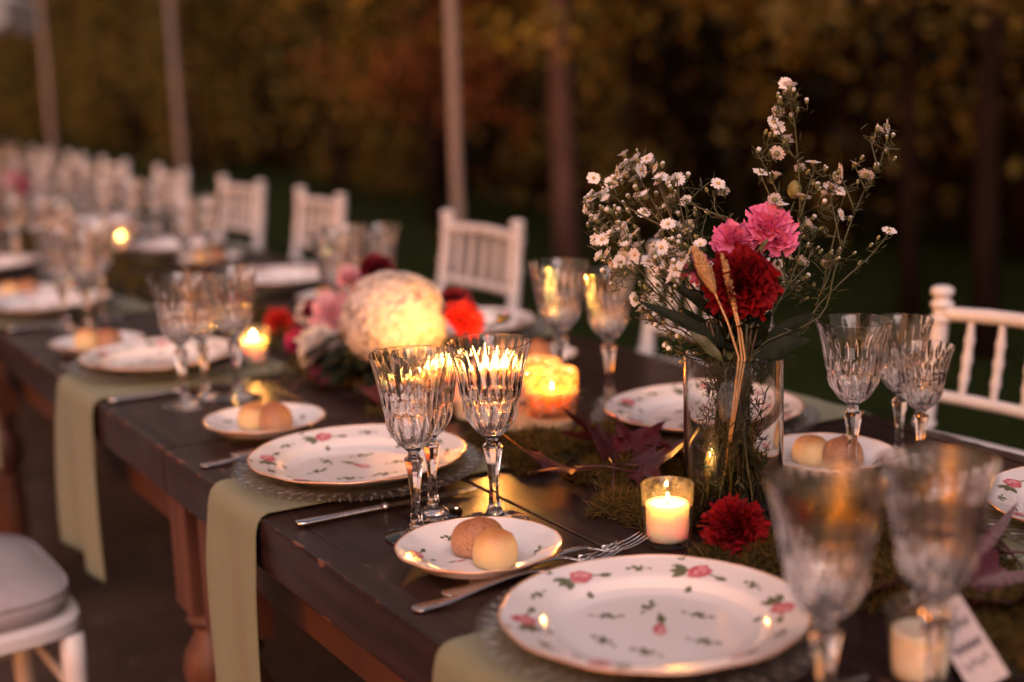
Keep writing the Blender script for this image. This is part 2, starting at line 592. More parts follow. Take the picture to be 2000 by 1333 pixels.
# loose stones on the earth beside the table
def gravel():
    g = random.Random(8)
    mb = MB()
    for _ in range(2600):
        x = g.uniform(-1.6, 2.5); y = g.uniform(0.8, 7.5)
        r = g.uniform(0.003, 0.011)
        V = []
        for k in range(6):
            t = k * math.pi / 3
            V.append((x + math.cos(t) * r * g.uniform(.7, 1.2), y + math.sin(t) * r * g.uniform(.7, 1.2), 0.0))
        V.append((x, y, r * g.uniform(.5, .9)))
        mb.add(V, [(k, (k + 1) % 6, 6) for k in range(6)])
    o = mb.build('gravel', leaf_mat('gravel stones', [(0.06, 0.04, 0.032), (0.12, 0.085, 0.07), (0.17, 0.13, 0.11)], .9, 0), smooth=False)
    tag(o, 'loose brown gravel scattered on the earth around the long table', 'gravel', kind='stuff')
gravel()
def litter():
    g = np.random.default_rng(12)
    n = 900
    P = np.stack([g.uniform(-1.8, 6, n), g.uniform(.8, 12, n), g.uniform(.006, .016, n)], 1)
    V, F_ = leaf_cloud(P, g.uniform(.03, .07, n), g)
    V[:, 2] = .004 + np.abs(V[:, 2]) * .35 + np.where(V[:, 0] > 2.5, .012, 0)
    o = link('fallen_leaves', np_mesh('fallen_leaves', V, F_, leaf_mat('fallen leaves', [(0.06, 0.03, 0.018), (0.12, 0.06, 0.03), (0.04, 0.025, 0.018)], .8, .1)))
    tag(o, 'dry brown leaves fallen on the earth and the lawn', 'fallen leaves', kind='stuff')

# ------------------------------------------------------------------ foliage
def leaf_cloud(pts, sizes, g, droop=0.3):
    """numpy: one folded leaf (2 quads sharing a midrib) per point"""
    n = len(pts)
    pts = np.asarray(pts); s = np.asarray(sizes)[:, None]
    d = g.normal(size=(n, 3)); d[:, 2] -= droop
    d /= np.linalg.norm(d, axis=1, keepdims=True)
    q = g.normal(size=(n, 3))
    a = np.cross(d, q); a /= np.linalg.norm(a, axis=1, keepdims=True)
    nn = np.cross(d, a)
    base = pts - d * s * 0.5; tip = pts + d * s * 0.5 - nn * s * .1
    l = pts + a * s * 0.33 + nn * s * 0.10; r = pts - a * s * 0.33 + nn * s * 0.10
    V = np.stack([base, l, tip, r], 1).reshape(-1, 3)
    i = np.arange(n) * 4
    Fc = np.concatenate([np.stack([i, i + 1, i + 2], 1), np.stack([i, i + 2, i + 3], 1)])
    return V, Fc

def np_mesh(name, V, F, m):
    me = bpy.data.meshes.new(name)
    me.vertices.add(len(V)); me.vertices.foreach_set('co', V.astype(np.float32).ravel())
    k = F.shape[1]
    me.loops.add(F.size); me.loops.foreach_set('vertex_index', F.astype(np.int32).ravel())
    me.polygons.add(len(F)); me.polygons.foreach_set('loop_start', np.arange(0, F.size, k, dtype=np.int32))
    me.update(calc_edges=True)
    me.materials.append(MT[m] if isinstance(m, str) else m)
    return me

MT['hedge'] = leaf_mat('hedge leaves', [(0.07, 0.08, 0.016), (0.15, 0.13, 0.025), (0.08, 0.085, 0.018), (0.24, 0.17, 0.03), (0.09, 0.07, 0.02), (0.19, 0.12, 0.03)], .6, .35)
MT['shade_dark'] = leaf_mat('shade-dark inner leaves', [(0.006, 0.008, 0.003), (0.012, 0.014, 0.005)], .7, .1)  # depth shade of the hedge put into near-black inner leaf colour
MT['gold_leaf'] = leaf_mat('golden autumn leaves', [(0.20, 0.15, 0.018), (0.36, 0.24, 0.025), (0.15, 0.13, 0.02), (0.30, 0.15, 0.02)], .6, .35)
MT['rust_leaf'] = leaf_mat('rusty autumn leaves', [(0.22, 0.06, 0.018), (0.30, 0.10, 0.02), (0.12, 0.04, 0.02), (0.20, 0.11, 0.02)], .6, .35)
MT['brown_leaf'] = leaf_mat('dull brown leaves', [(0.10, 0.085, 0.02), (0.17, 0.13, 0.025), (0.07, 0.065, 0.016), (0.19, 0.12, 0.03)], .6, .3)

def hedge():
    g = np.random.default_rng(4)
    root = empty('hedge', (6.2, 10, 0))
    tag(root, 'tall dark autumn hedge closing off the lawn behind the white chairs', 'hedge')
    # clumps hang in drooping tongues on the front face, deeper leaves close the wall
    cl = []
    for _ in range(900):
        y = g.uniform(-3, 40); z = g.uniform(0.25, 6.5)
        x = 5.6 + 0.35 * math.sin(y * 1.3 + z) + 0.25 * math.sin(y * 3.1 - z * 2) + g.uniform(-0.3, 0.5)
        cl.append((x - .2, y, z, g.uniform(0.16, 0.46)))
    P = []; S = []
    for x, y, z, r in cl:
        n = int(85 * (r / .3) ** 1.5)
        q = g.normal(size=(n, 3)) * np.array([.8, .8, 1.3]) * r * .6 + np.array([x, y, z])
        P.append(q); S.append(g.uniform(.06, .12, n))
    o1 = None
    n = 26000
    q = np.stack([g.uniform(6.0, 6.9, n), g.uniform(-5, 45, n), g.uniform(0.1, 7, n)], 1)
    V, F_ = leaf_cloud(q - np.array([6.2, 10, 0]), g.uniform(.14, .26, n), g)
    ev = link('shade_backing', np_mesh('shade_backing', V, F_, 'shade_dark'), root); ev['kind'] = 'stuff'
    P = np.concatenate(P); S = np.concatenate(S)
    P[:, 2] = np.abs(P[:, 2]) + .05
    V, F_ = leaf_cloud(P - np.array([6.2, 10, 0]), S, g)
    o = link('foliage', np_mesh('foliage', V, F_, 'hedge'), root)
    o['kind'] = 'stuff'
    mb = MB()
    for y in np.arange(-4, 42, 1.1):
        x = float(g.uniform(6.0, 6.4)); yy = float(y + g.uniform(-.2, .2))
        mb.tube([(x - 6.2, yy - 10, 0), (x - 6.2 + .05, yy - 9.95, 2), (x - 6.2, yy - 10.1, 4.6)], [.07, .06, .03], 7)
    t = mb.build('woody_stems', 'bark2', root)
    t.name = 'woody_stems'; t['kind'] = 'stuff'
    # dark opaque sheet added behind the leaves so no sky shows low down
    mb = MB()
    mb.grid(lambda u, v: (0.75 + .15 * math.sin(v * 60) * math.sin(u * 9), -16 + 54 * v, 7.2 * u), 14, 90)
    c = mb.build('sky_block_sheet', 'bark2', root)
hedge()
litter()

def tree(x, y, h, tr, m, label, clumps, seed, lean=0.0, bark='bark'):
    g = np.random.default_rng(seed)
    root = empty('tree', (x, y, 0))
    tag(root, label, 'tree', 'autumn trees in front of the hedge')
    mb = MB()
    pts = [(lean * (t ** 2), .05 * math.sin(t * 5), t * h) for t in np.linspace(0, 1, 8)]
    mb.tube(pts, [tr * (1.25 if i == 0 else 1.0 - .55 * i / 7) for i in range(8)], 10)
    for k in range(6):
        a = g.uniform(0, 6.28); z0 = h * g.uniform(.4, .9); L = g.uniform(.5, 1.1)
        mb.tube([(lean * .4, 0, z0), (math.cos(a) * L * .5, math.sin(a) * L * .5, z0 + .3), (math.cos(a) * L, math.sin(a) * L, z0 + .5)], [tr * .4, tr * .28, tr * .1], 6)
    mb.build('trunk', bark, root)
    P = []; S = []
    for cx, cy_, cz, r, n in clumps:
        q = g.normal(size=(n, 3)) * r * .5 + np.array([cx, cy_, cz])
        P.append(q); S.append(g.uniform(.05, .1, n))
    P = np.concatenate(P); S = np.concatenate(S)
    V, F_ = leaf_cloud(P, S, g)
    o = link('crown', np_mesh('crown', V, F_, m), root)
    o['kind'] = 'stuff'
def clumps(seed, n, rx, ry, z0, z1, r=.28, per=40):
    g = random.Random(seed)
    return [(g.gauss(0, rx), g.gauss(0, ry), g.uniform(z0, z1), g.uniform(r * .6, r * 1.3), per) for _ in range(n)]
tree(3.95, 7.0, 3.6, .075, 'gold_leaf', 'slim tree with reddish trunk and golden leaves behind the cut glasses', clumps(1, 60, .5, .8, 1.35, 4.0), 11)
tree(4.6, 9.9, 3.6, .06, 'rust_leaf', 'small rusty orange tree behind the nearest pale pole', clumps(2, 22, .25, .4, .75, 1.5, .22) + clumps(22, 20, .4, .6, 1.6, 3.6), 12, bark='bark2')
tree(4.7, 12.0, 3.8, .05, 'gold_leaf', 'golden brown tree left of the nearest pale pole', clumps(3, 34, .4, .7, 1.0, 3.8), 13, bark='bark2')
tree(4.9, 7.6, 3.6, .04, 'gold_leaf', 'golden olive tree directly behind the left daisies', clumps(8, 52, .5, .8, 1.2, 3.8), 18, bark='bark2')
tree(4.4, 4.75, 3.6, .045, 'brown_leaf', 'dark tree with thin trunk behind the right side daisies', clumps(4, 60, .5, .7, 1.3, 3.8), 14, bark='bark2')
tree(4.0, 3.95, 3.6, .055, 'brown_leaf', 'dark leaning trunk behind the rightmost chiavari chair', clumps(5, 40, .5, .6, 1.5, 3.8), 15, lean=.15, bark='bark2')
tree(4.9, 16.5, 3.8, .05, 'brown_leaf', 'far brown tree between the two farther pale poles', clumps(6, 40, .5, 1.0, .9, 3.8), 16, bark='bark2')

# ------------------------------------------------------------------ poles
def pole_maker():
    root = empty('pole')
    mb = MB()
    n = 9
    mb.tube([(0.004 * math.sin(i), 0.004 * math.cos(i * 2), 4.2 * i / n) for i in range(n + 1)], [.024 - .0005 * i for i in range(n + 1)], 14)
    mb.build('shaft', 'pole', root)
    mb = MB(); mb.lathe([(0, 0), (.075, 0), (.075, .012), (.045, .02), (.04, .06), (.036, .06)], 20)
    mb.build('foot_plate', 'bark', root)
    return root
for (yy, lb) in ((4.72, 'nearest pale pole, rising behind the third white chair back'), (8.0, 'middle pale pole, rising behind the far white chairs'),
                 (11.1, 'farthest pale pole at the upper left of the garden')):
    place('pole', pole_maker, (2.0 if yy > 2 else 2.6, yy, 0), yy, 1, lb, 'pole', 'pale wooden poles on the lawn edge')

# white parasol whose scalloped corner hangs into the top left
def parasol():
    px, py, pz = 0.20, 7.75, 1.7
    root = empty('parasol', (px, py, 0))
    tag(root, 'white fabric parasol whose low edge hangs in the upper left corner', 'parasol')
    mb = MB(); mb.tube([(0, 0, 0), (0, 0, 2.28)], .022, 12); mb.build('pole', 'chair', root)
    mb = MB()
    rad = 1.02
    def f(u, v):
        t = 2 * math.pi * u
        seg = math.cos(math.pi / 8) / math.cos(((t % (math.pi / 4)) - math.pi / 8))
        r = rad * v * seg
        return (r * math.cos(t), r * math.sin(t), 2.24 - .62 * v - .05 * math.sin(math.pi * v))
    mb.grid(f, 64, 8)
    cnp = mb.build('canopy', 'canvas', root)
    mb = MB()
    def f2(u, v):
        t = 2 * math.pi * u
        seg = math.cos(math.pi / 8) / math.cos(((t % (math.pi / 4)) - math.pi / 8))
        r = rad * seg * (1.002 + .004 * v)
        return (r * math.cos(t), r * math.sin(t), 1.62 - v * (.10 + .06 * abs(math.sin(t * 12))))
    mb.grid(f2, 192, 3)
    mb.build('valance', 'canvas', root)
    for k in range(8):
        t = k * math.pi / 4
        mb = MB(); mb.tube([(0, 0, 2.21), (rad * math.cos(t), rad * math.sin(t), 1.605)], .008, 6)
        mb.build('rib', 'chair', root)
parasol()

# ------------------------------------------------------------------ tables
W = 0.88
def edge_board(name, x_in, x_out, z0, z1, y0, y1, parent, seed, wear=True):
    """board whose outer long edges are bitten and worn"""
    g = random.Random(seed)
    n = int((y1 - y0) / 0.004)
    V = []; F = []; wv = []
    sgn = 1 if x_out > x_in else -1
    d1 = 0; d2 = 0
    for i in range(n + 1):
        y = y0 + (y1 - y0) * i / n
        env = max(0, math.sin(y * 7.3 + seed) * .6 + math.sin(y * 17.1) * .4)
        d1 = .55 * d1 + .45 * (0.0012 + g.random() ** 3 * 0.0065 * env)
        d2 = .6 * d2 + .4 * (0.0012 + g.random() ** 3 * 0.0050 * env)
        e = 0.0004 * math.sin(y * 23)
        ring = [(x_in, z1), (x_out - sgn * .014, z1), (x_out - sgn * (d1 + .0035), z1 - .0002), (x_out - sgn * d1 * .75, z1 - d1 * .5), (x_out + e, z1 - d1 - .003), (x_out + e, z1 - .016),
                (x_out + e, z0 + .014), (x_out + e, z0 + d2 + .001), (x_out - sgn * d2, z0), (x_in, z0)]
        wr = [0, 0, .75, 1, .8, 0, 0, .85, 1, 0]
        V += [(a, y, b) for a, b in ring]
        wv += wr
    k = 10
    for i in range(n):
        for j in range(k):
            j2 = (j + 1) % k
            q = (i * k + j, i * k + j2, (i + 1) * k + j2, (i + 1) * k + j)
            F.append(q if sgn > 0 else q[::-1])
    F.append(tuple(range(k)) if sgn < 0 else tuple(range(k))[::-1])
    F.append(tuple(n * k + j for j in range(k))[::-1] if sgn < 0 else tuple(n * k + j for j in range(k)))
    mb = MB(); mb.add(V, F)
    me = mb.mesh(name, 'paint', False)
    at = me.attributes.new('wear', 'FLOAT', 'POINT')
    at.data.foreach_set('value', wv)
    return link(name, me, parent)

def table(y0, y1, label, seed):
    root = empty('banquet_table', (W / 2, (y0 + y1) / 2, 0))
    off = Vector((-W / 2, -(y0 + y1) / 2, 0))
    tag(root, label, 'table', 'wooden tables pushed end to end')
    inv = lambda o: setattr(o, 'location', off)
    g = y0 + .0025, y1 - .0025
    inv(edge_board('edge_board', .030, 0.0, T - .064, T, g[0], g[1], root, seed))
    inv(edge_board('edge_board', W - .030, W, T - .064, T, g[0], g[1], root, seed + 3))
    cuts = [.0318, .2610, .2635, .4390, .4410, .6360, .6385, W - .0318]
    for a, b in ((0, 1), (2, 3), (4, 5), (6, 7)):
        mb = MB()
        xa, xb = cuts[a], cuts[b]
        c = .0014
        n = 60
        V = []; wv = []
        for i in range(n + 1):
            y = g[0] + (g[1] - g[0]) * i / n
            dz = .0003 * math.sin(y * 9 + xa * 30)
            V += [(xa, y, T - .03), (xb, y, T - .03), (xb, y, T - c + dz), (xb - c * 1.5, y, T - .0004 + dz), (xb - .01, y, T - .0004 + dz), (xa + .01, y, T - .0004 + dz), (xa + c * 1.5, y, T - .0004 + dz), (xa, y, T - c + dz)]
            wv += [0, 0, .6, .75, 0, 0, .75, .6]
        F = []
        for i in range(n):
            for j in range(8):
                j2 = (j + 1) % 8
                F.append((i * 8 + j, (i + 1) * 8 + j, (i + 1) * 8 + j2, i * 8 + j2))
        F.append(tuple(range(8))); F.append(tuple(n * 8 + j for j in range(8))[::-1])
        mb.add(V, F)
        me = mb.mesh('plank', 'paint', False)
        at = me.attributes.new('wear', 'FLOAT', 'POINT'); at.data.foreach_set('value', wv)
        inv(link('plank', me, root))
    for xa, xb in ((.052, .074), (W - .074, W - .052)):
        mb = MB(); mb.box((xa, g[0] + .10, .605), (xb, g[1] - .10, T - .033)); inv(mb.build('apron', 'redwood', root, False))
    for ya in (g[0] + .045, g[1] - .067):
        mb = MB(); mb.box((.10, ya, .605), (W - .10, ya + .022, T - .033)); inv(mb.build('end_apron', 'redwood', root, False))
    for x in (.068, W - .068):
        for y in (g[0] + .062, g[1] - .062):
            lg = empty('leg', Vector((x, y, 0)) + off); lg.parent = root
            mb = MB()
            h = .036
            mb.box((-h, -h, .50), (h, h, T - .033))
            mb.lathe([(.026, .50), (.030, .487), (.034, .482), (.030, .474), (.022, .468), (.026, .455), (.040, .43), (.044, .405), (.040, .38), (.027, .358), (.024, .350), (.036, .342), (.037, .333), (.030, .325),
                      (.036, .29), (.037, .24), (.033, .15), (.026, .08), (.024, .055), (.032, .045), (.033, .03), (.026, .0), (0, 0)][::-1], 24)
            mb.build('turned_post', 'legwood', lg, True, sharp=35)
table(-0.20, 1.875, 'nearest dark brown wooden table with worn red edges', 1)
table(1.875, 3.47, 'second dark wooden table with tall turned legs, beyond the first joint', 2)
table(3.47, 5.55, 'third dark wooden table in the row, blurred at left', 3)
table(5.55, 7.65, 'fourth wooden table in the row, among the far glasses', 4)
table(7.65, 9.75, 'farthest wooden table at the end of the row', 5)

# ------------------------------------------------------------------ napkins (flat runners under the plates, hanging over the edge)
def napkin(yc, wd, label, near=True, drop=.29, seed=0, xin=.34):
    g = random.Random(seed)
    ph = g.uniform(0, 6)
    L1 = xin; L = L1 + drop
    nu, nv = 40, 90
    def f(u, v):
        s = v * L
        if s < L1 - .012:
            x, z = L1 - s, T + .0016
        elif s < L1 + .014:
            t = (s - (L1 - .012)) / .026 * (math.pi / 2)
            x, z = .012 - .0165 * math.sin(t) , T + .0016 - .0165 * (1 - math.cos(t))
        else:
            x, z = -.0045 - .006 * math.sin((s - L1) * 9), T - .0149 - (s - L1 - .014)
        h = max(0, s - L1)
        y = (u - .5) * (wd + h * .10) + h * .03 * math.sin(ph)
        x -= (.004 + h * .035) * (1 + math.sin(u * 9 + ph + h * 6)) * min(1, h * 12) * .5
        z += .0006 * math.sin(u * 14 + ph + v * 3) * (1 if h == 0 else 0) + .0006
        hem = (1 - sm(.0, .05, min(u, 1 - u))) * .0009 + (.0009 if L - s < .014 else 0)
        if h > .02: x -= hem
        else: z += hem
        x -= .0035 * math.sin(u * 5 + ph * 2) * sm(.03, .25, h)
        if not near: x = W - x
        return (x, yc + y, z)
    mb = MB(); mb.grid(f, nu, nv)
    o = mb.build('napkin', 'cloth')
    md = o.modifiers.new('thickness', 'SOLIDIFY'); md.thickness = .0016; md.offset = 1 if near else -1
    tag(o, label, 'napkin', 'sage green napkins hanging over the table edge')
    return o
napkin(.985, .155, 'sage napkin under the nearest dinner plate, cut by the bottom of the frame', seed=1)
napkin(1.585, .160, 'sage napkin hanging in front of the table joint leg, second from the camera', drop=.42, seed=2)
napkin(2.335, .225, 'sage napkin third from the camera, hanging beside the white chair seat', drop=.29, seed=5)
napkin(3.11, .20, 'blurred sage napkin fourth from the camera at the left border', seed=6)
for i, y in enumerate((.95, 1.52, 2.30, 3.1, 3.9)):
    napkin(y, .17, 'sage napkin under the far-side plate, %s from the camera' % ('nearest', 'second', 'third', 'fourth', 'fifth')[i], near=False, seed=10 + i)

# ------------------------------------------------------------------ wine glass
def glass_profile():
    # outer (r, z) from foot to rim
    return [(.0365, 0.0), (.0372, .0009), (.0368, .0020), (.034, .0028), (.026, .0040), (.018, .0058), (.0125, .0080), (.0098, .0105), (.0080, .0150), (.0066, .0210), (.0054, .0300), (.0050, .0400), (.0055, .0500), (.0066, .0600),
            (.0080, .0700), (.0096, .0790), (.0106, .0840), (.0110, .0866), (.0100, .0886), (.0074, .0902), (.0062, .0918), (.0062, .0940), (.0074, .0965),
            (.0100, .0990), (.0136, .1020), (.0180, .1055), (.0218, .1100), (.0250, .1150), (.0277, .1203), (.0296, .1250), (.0308, .1290), (.0311, .1330), (.0316, .1400), (.0328, .1470), (.0342, .1560), (.0358, .1650), (.0376, .1740),
            (.0396, .1830), (.0416, .1910), (.0432, .1970), (.0444, .2010), (.0450, .2035)]
def wine_glass_maker(kind='large'):
    prof = glass_profile()
    # densify bowl
    def dens(p, k):
        q = []
        for a, b in zip(p[:-1], p[1:]):
            for t in range(k):
                q.append((a[0] + (b[0] - a[0]) * t / k, a[1] + (b[1] - a[1]) * t / k))
        q.append(p[-1])
        return q
    n = 192
    foot = prof[:10]; stem = prof[9:23]; bowl = prof[22:]
    lowb = [q for q in bowl if q[1] <= .1341]; upb = [q for q in bowl if q[1] >= .1329]
    def cat(p, k):
        q = []
        for i in range(len(p) - 1):
            p0, p1, p2, p3 = p[max(0, i - 1)], p[i], p[i + 1], p[min(len(p) - 1, i + 2)]
            for j in range(k):
                t_ = j / k
                q.append(tuple(.5 * (2 * p1[m] + (p2[m] - p0[m]) * t_ + (2 * p0[m] - 5 * p1[m] + 4 * p2[m] - p3[m]) * t_ ** 2 + (3 * p1[m] - p0[m] - 3 * p2[m] + p3[m]) * t_ ** 3) for m in (0, 1)))
        q.append(p[-1]); return q
    bowl_o = dens(lowb, 4)[:-1] + cat(upb, 3)
    def oct_(r, t, amt, k=8):
        a = (t % (2 * math.pi / k)) - math.pi / k
        return r * (1 - amt + amt * (math.cos(math.pi / k) / math.cos(a)) * 1.04)
    def fn_bowl(i, r, z, t):
        r0 = r
        # long flutes in the upper bowl
        up_ = sm(.135, .152, z) * (1 - .85 * sm(.172, .2033, z))
        fl = abs(math.sin(12 * t))            # 24 flutes
        r -= .0008 * up_ * (1 - fl ** .8)
        # cut crossing leaves below the shoulder
        lo = sm(.100, .112, z) * (1 - sm(.139, .146, z))
        k = (z - .098) * 62
        a = abs(math.sin(8 * t + k)); b = abs(math.sin(8 * t - k))
        r -= .0025 * lo * (1 - min(a, b) ** .6)
        r -= .0006 * lo * (1 - abs(math.sin(16 * t)))
        neck = 1 - sm(.0965, .106, z)
        if neck > 0:
            r = r * (1 - neck) + oct_(r0, t, 1.0) * neck
        return r, z
    def fn_stem(i, r, z, t):
        return oct_(r, t, 1.0), z
    def fn_foot(i, r, z, t):
        w_ = sm(.0068, .018, z)
        return r * (1 - w_) + oct_(r, t, 1.0) * w_, z
    root = empty('wine_glass')
    mb = MB()
    mb.lathe([(0, .0004)] + foot, n, fn=fn_foot)
    mb.build('foot', 'crystal', root, True, sharp=28)
    mb = MB()
    mb.lathe(stem, n, fn=fn_stem)
    mb.build('stem', 'crystal', root, True, sharp=12)
    mb = MB()
    inner = []
    for r, z in bowl_o[::-1]:
        if z > .108:
            th = .0009 + .0034 * (1 - sm(.134, .165, z))
            inner.append((r - th, z))
    # rounded rim
    inner = [(inner[0][0] + .0004, inner[0][1] + .0005)] + inner + [(.0120, .1085), (.006, .1062), (.0, .1055)]
    op = bowl_o + inner
    ko = len(bowl_o)
    mb.lathe(op, n, fn=lambda i, r, z, t: fn_bowl(i, r, z, t) if i < ko else (r, z))
    mb.build('bowl', 'crystal', root, True, sharp=24)
    return root

def glass(x, y, h, label, wide=1.0, rz=0.0, group='cut crystal wine glasses'):
    s = h / .2035
    return place('glass', wine_glass_maker, (x, y, T + .0006), rz, (s * wide, s * wide, s), label, 'wine glass', group)

glass(.211, 1.333, .2045, 'tall cut crystal wine glass glowing with candlelight, right of the front trio', 1.03)
glass(.118, 1.341, .202, 'cut crystal wine glass nearest the table edge behind the front bread plate', .96, .1)
glass(.170, 1.402, .187, 'cut crystal wine glass half hidden between the two sharp glasses of the front trio', .96, .2)
glass(.640, 1.222, .192, 'big cut crystal wine glass standing just right of the flower vase', 1.06, .05)
glass(.740, 1.245, .178, 'wine glass hidden behind the pair right of the vase', .98, .12)
glass(.735, 1.205, .152, 'smallest cut crystal glass, in front of the chair back post at right', 1.12, .2)
glass(.600, 1.805, .203, 'blurred wine glass with candle glints, left one behind the table centre', 1.04)
glass(.632, 1.722, .197, 'blurred wine glass just left of the daisy bouquet', 1.0, .2)
glass(.105, 2.100, .202, 'blurred wine glass nearest the edge in the left middle group', .97)
glass(.150, 2.135, .190, 'middle blurred wine glass of the left middle group', .96, .3)
glass(.190, 2.100, .205, 'wine glass with candle beads in front of the burning votive at left', .98, .1)
glass(.150, .738, .203, 'large out-of-focus wine glass at lower right, left of the pair', .98)
glass(.244, .722, .204, 'large out-of-focus wine glass at lower right, right of the pair', .98, .3)
nm = ('wine glass behind the hydrangea, %s', 'wine glass beyond the far bread plate, %s')
far = [(.629, 2.50, 'wine glass above the white hydrangea, right one'), (.575, 2.535, 'wine glass above the white hydrangea, middle one'), (.516, 2.457, 'wine glass above the pink rose, left one'),
       (.592, 3.40, 'far-side wine glass in front of the fourth white chair, right one'), (.51, 3.33, 'far-side wine glass in front of the fourth white chair, left one'),
       (.123, 2.922, 'near-side wine glass of the leftmost blurred trio, left one'), (.150, 2.850, 'near-side wine glass of the leftmost blurred trio, middle one'), (.212, 2.975, 'near-side wine glass of the leftmost blurred trio, right one'),
       (.232, 3.886, 'lone blurred wine glass at the left border of the picture'), (.28, 3.80, 'wine glass half behind the lone glass at the left border')]
for x, y, l in far:
    glass(x, y, .2, l, 1.0, x * 9)
g_ = random.Random(21)
ords = ['fourth', 'fifth', 'sixth', 'seventh', 'eighth', 'ninth', 'tenth']
for i, y in enumerate((4.16, 4.95, 5.75, 6.5, 7.3, 8.1)):
    for k, (dx, dy, wd) in enumerate(((.0, .0, 'middle'), (-.07, .05, 'left'), (.05, -.08, 'right'))):
        glass(.62 + dx, y + dy, .2, 'tiny blurred wine glass on the far side at the %s place setting, %s of three' % (ords[i], wd), 1.0, dx)
    if i < 5:
        for k, (dx, dy, wd) in enumerate(((.0, .0, 'left'), (.06, .04, 'right'))):
            glass(.30 + dx, y + .4 + dy, .2, 'tiny blurred wine glass on the near side at the %s place setting, %s of two' % (ords[i], wd), 1.0, dx)

# ------------------------------------------------------------------ plates
def scal(t, lobes=6, amp=.016):
    a = (t * lobes / (2 * math.pi)) % 1.0
    return 1 - amp * (abs(2 * a - 1) ** 3) * 1.0 - amp * .35 * math.exp(-((a - .5) / .10) ** 2)
PLATE = [(.0, .0062), (.060, .0062), (.084, .0066), (.0905, .0082), (.0955, .0128), (.0995, .0168), (.108, .0190), (.120, .0218), (.130, .0244), (.1338, .0256)]
SMALL = [(.0, .0070), (.035, .0070), (.048, .0078), (.056, .0102), (.062, .0132), (.068, .0160), (.075, .0190), (.081, .0218), (.0845, .0232)]
def surf_z(prof, r):
    for (a, za), (b, zb) in zip(prof[:-1], prof[1:]):
        if a <= r <= b:
            return za + (zb - za) * (r - a) / (b - a)
    return prof[-1][1]
def dens2(p, k):
    q = []
    for a, b in zip(p[:-1], p[1:]):
        for t in range(k):
            q.append((a[0] + (b[0] - a[0]) * t / k, a[1] + (b[1] - a[1]) * t / k))
    q.append(p[-1]); return q

def motif(mb, prof, cx, cy, ang, size, kind, g):
    def P(x, y, lift=.00035):
        c, s = math.cos(ang), math.sin(ang)
        X = cx + (x * c - y * s) * size; Y = cy + (x * s + y * c) * size
        r = math.hypot(X, Y)
        return (X, Y, surf_z(prof, r) + lift)
    def leaf(x, y, a, L, wd, mi, lift=.00035):
        pts = []
        for (u, v) in ((0, 0), (.3, .5), (.65, .45), (1, 0), (.65, -.45), (.3, -.5)):
            lx, ly = u * L, v * wd
            pts.append((x + lx * math.cos(a) - ly * math.sin(a), y + lx * math.sin(a) + ly * math.cos(a)))
        o = [P(px, py, lift) for px, py in pts]
        mb.add(o, [(0, 1, 2, 3), (0, 3, 4, 5)], mi)
    def stalk(x0, y0, x1, y1, wd=.05):
        dx, dy = x1 - x0, y1 - y0; L = math.hypot(dx, dy) or 1
        nx, ny = -dy / L * wd, dx / L * wd
        mb.add([P(x0 + nx, y0 + ny), P(x0 - nx, y0 - ny), P(x1 - nx, y1 - ny), P(x1 + nx, y1 + ny)], [(0, 1, 2, 3)], 2)
    if kind == 'rose':
        for k in range(7):
            a = g.uniform(0, 6.28)
            leaf(0, 0, a, g.uniform(.55, .75), .6, 0, .00035 + k * .00003)
        n = 12
        c = P(0, 0, .00062)
        ring = [P(.5 * math.cos(k * 6.283 / n) * g.uniform(.8, 1.15), .5 * math.sin(k * 6.283 / n) * g.uniform(.8, 1.15), .00062) for k in range(n)]
        mb.add([c] + ring, [(0, 1 + k, 1 + (k + 1) % n) for k in range(n)], 0)
        for k in range(5):
            a = g.uniform(0, 6.28); q = g.uniform(.1, .3)
            leaf(q * math.cos(a), q * math.sin(a), a + 1.8, .34, .22, 1, .0008 + k * .00003)
        for a in (.25, -.45, .9):
            leaf(.6, .1, a, .9, .42, 2)
        leaf(1.1, -.7, -.8, .55, .4, 2)
        stalk(.4, 0, 1.5, -.1); leaf(-.9, .3, 2.9, .7, .34, 2); stalk(-.5, .1, -1.2, .35)
        leaf(.1, .9, 1.3, .5, .35, 2)
    elif kind == 'bud':
        leaf(-.7, 0, .15, 1.3, .5, 0); leaf(-.6, .05, .0, .9, .25, 1, .0005); leaf(.5, .05, .15, .9, .35, 2); stalk(.3, .0, 1.5, .25)
    else:
        stalk(-.9, .1, .9, -.1, .035)
        leaf(-.2, 0, .7, .62, .34, 2); leaf(0, 0, -.6, .6, .34, 2); leaf(.1, 0, 2.4, .55, .3, 2); leaf(.5, -.05, .3, .5, .28, 2); leaf(-.7, .1, 2.9, .35, .2, 2); leaf(-.1, 0, -2.3, .4, .25, 2)

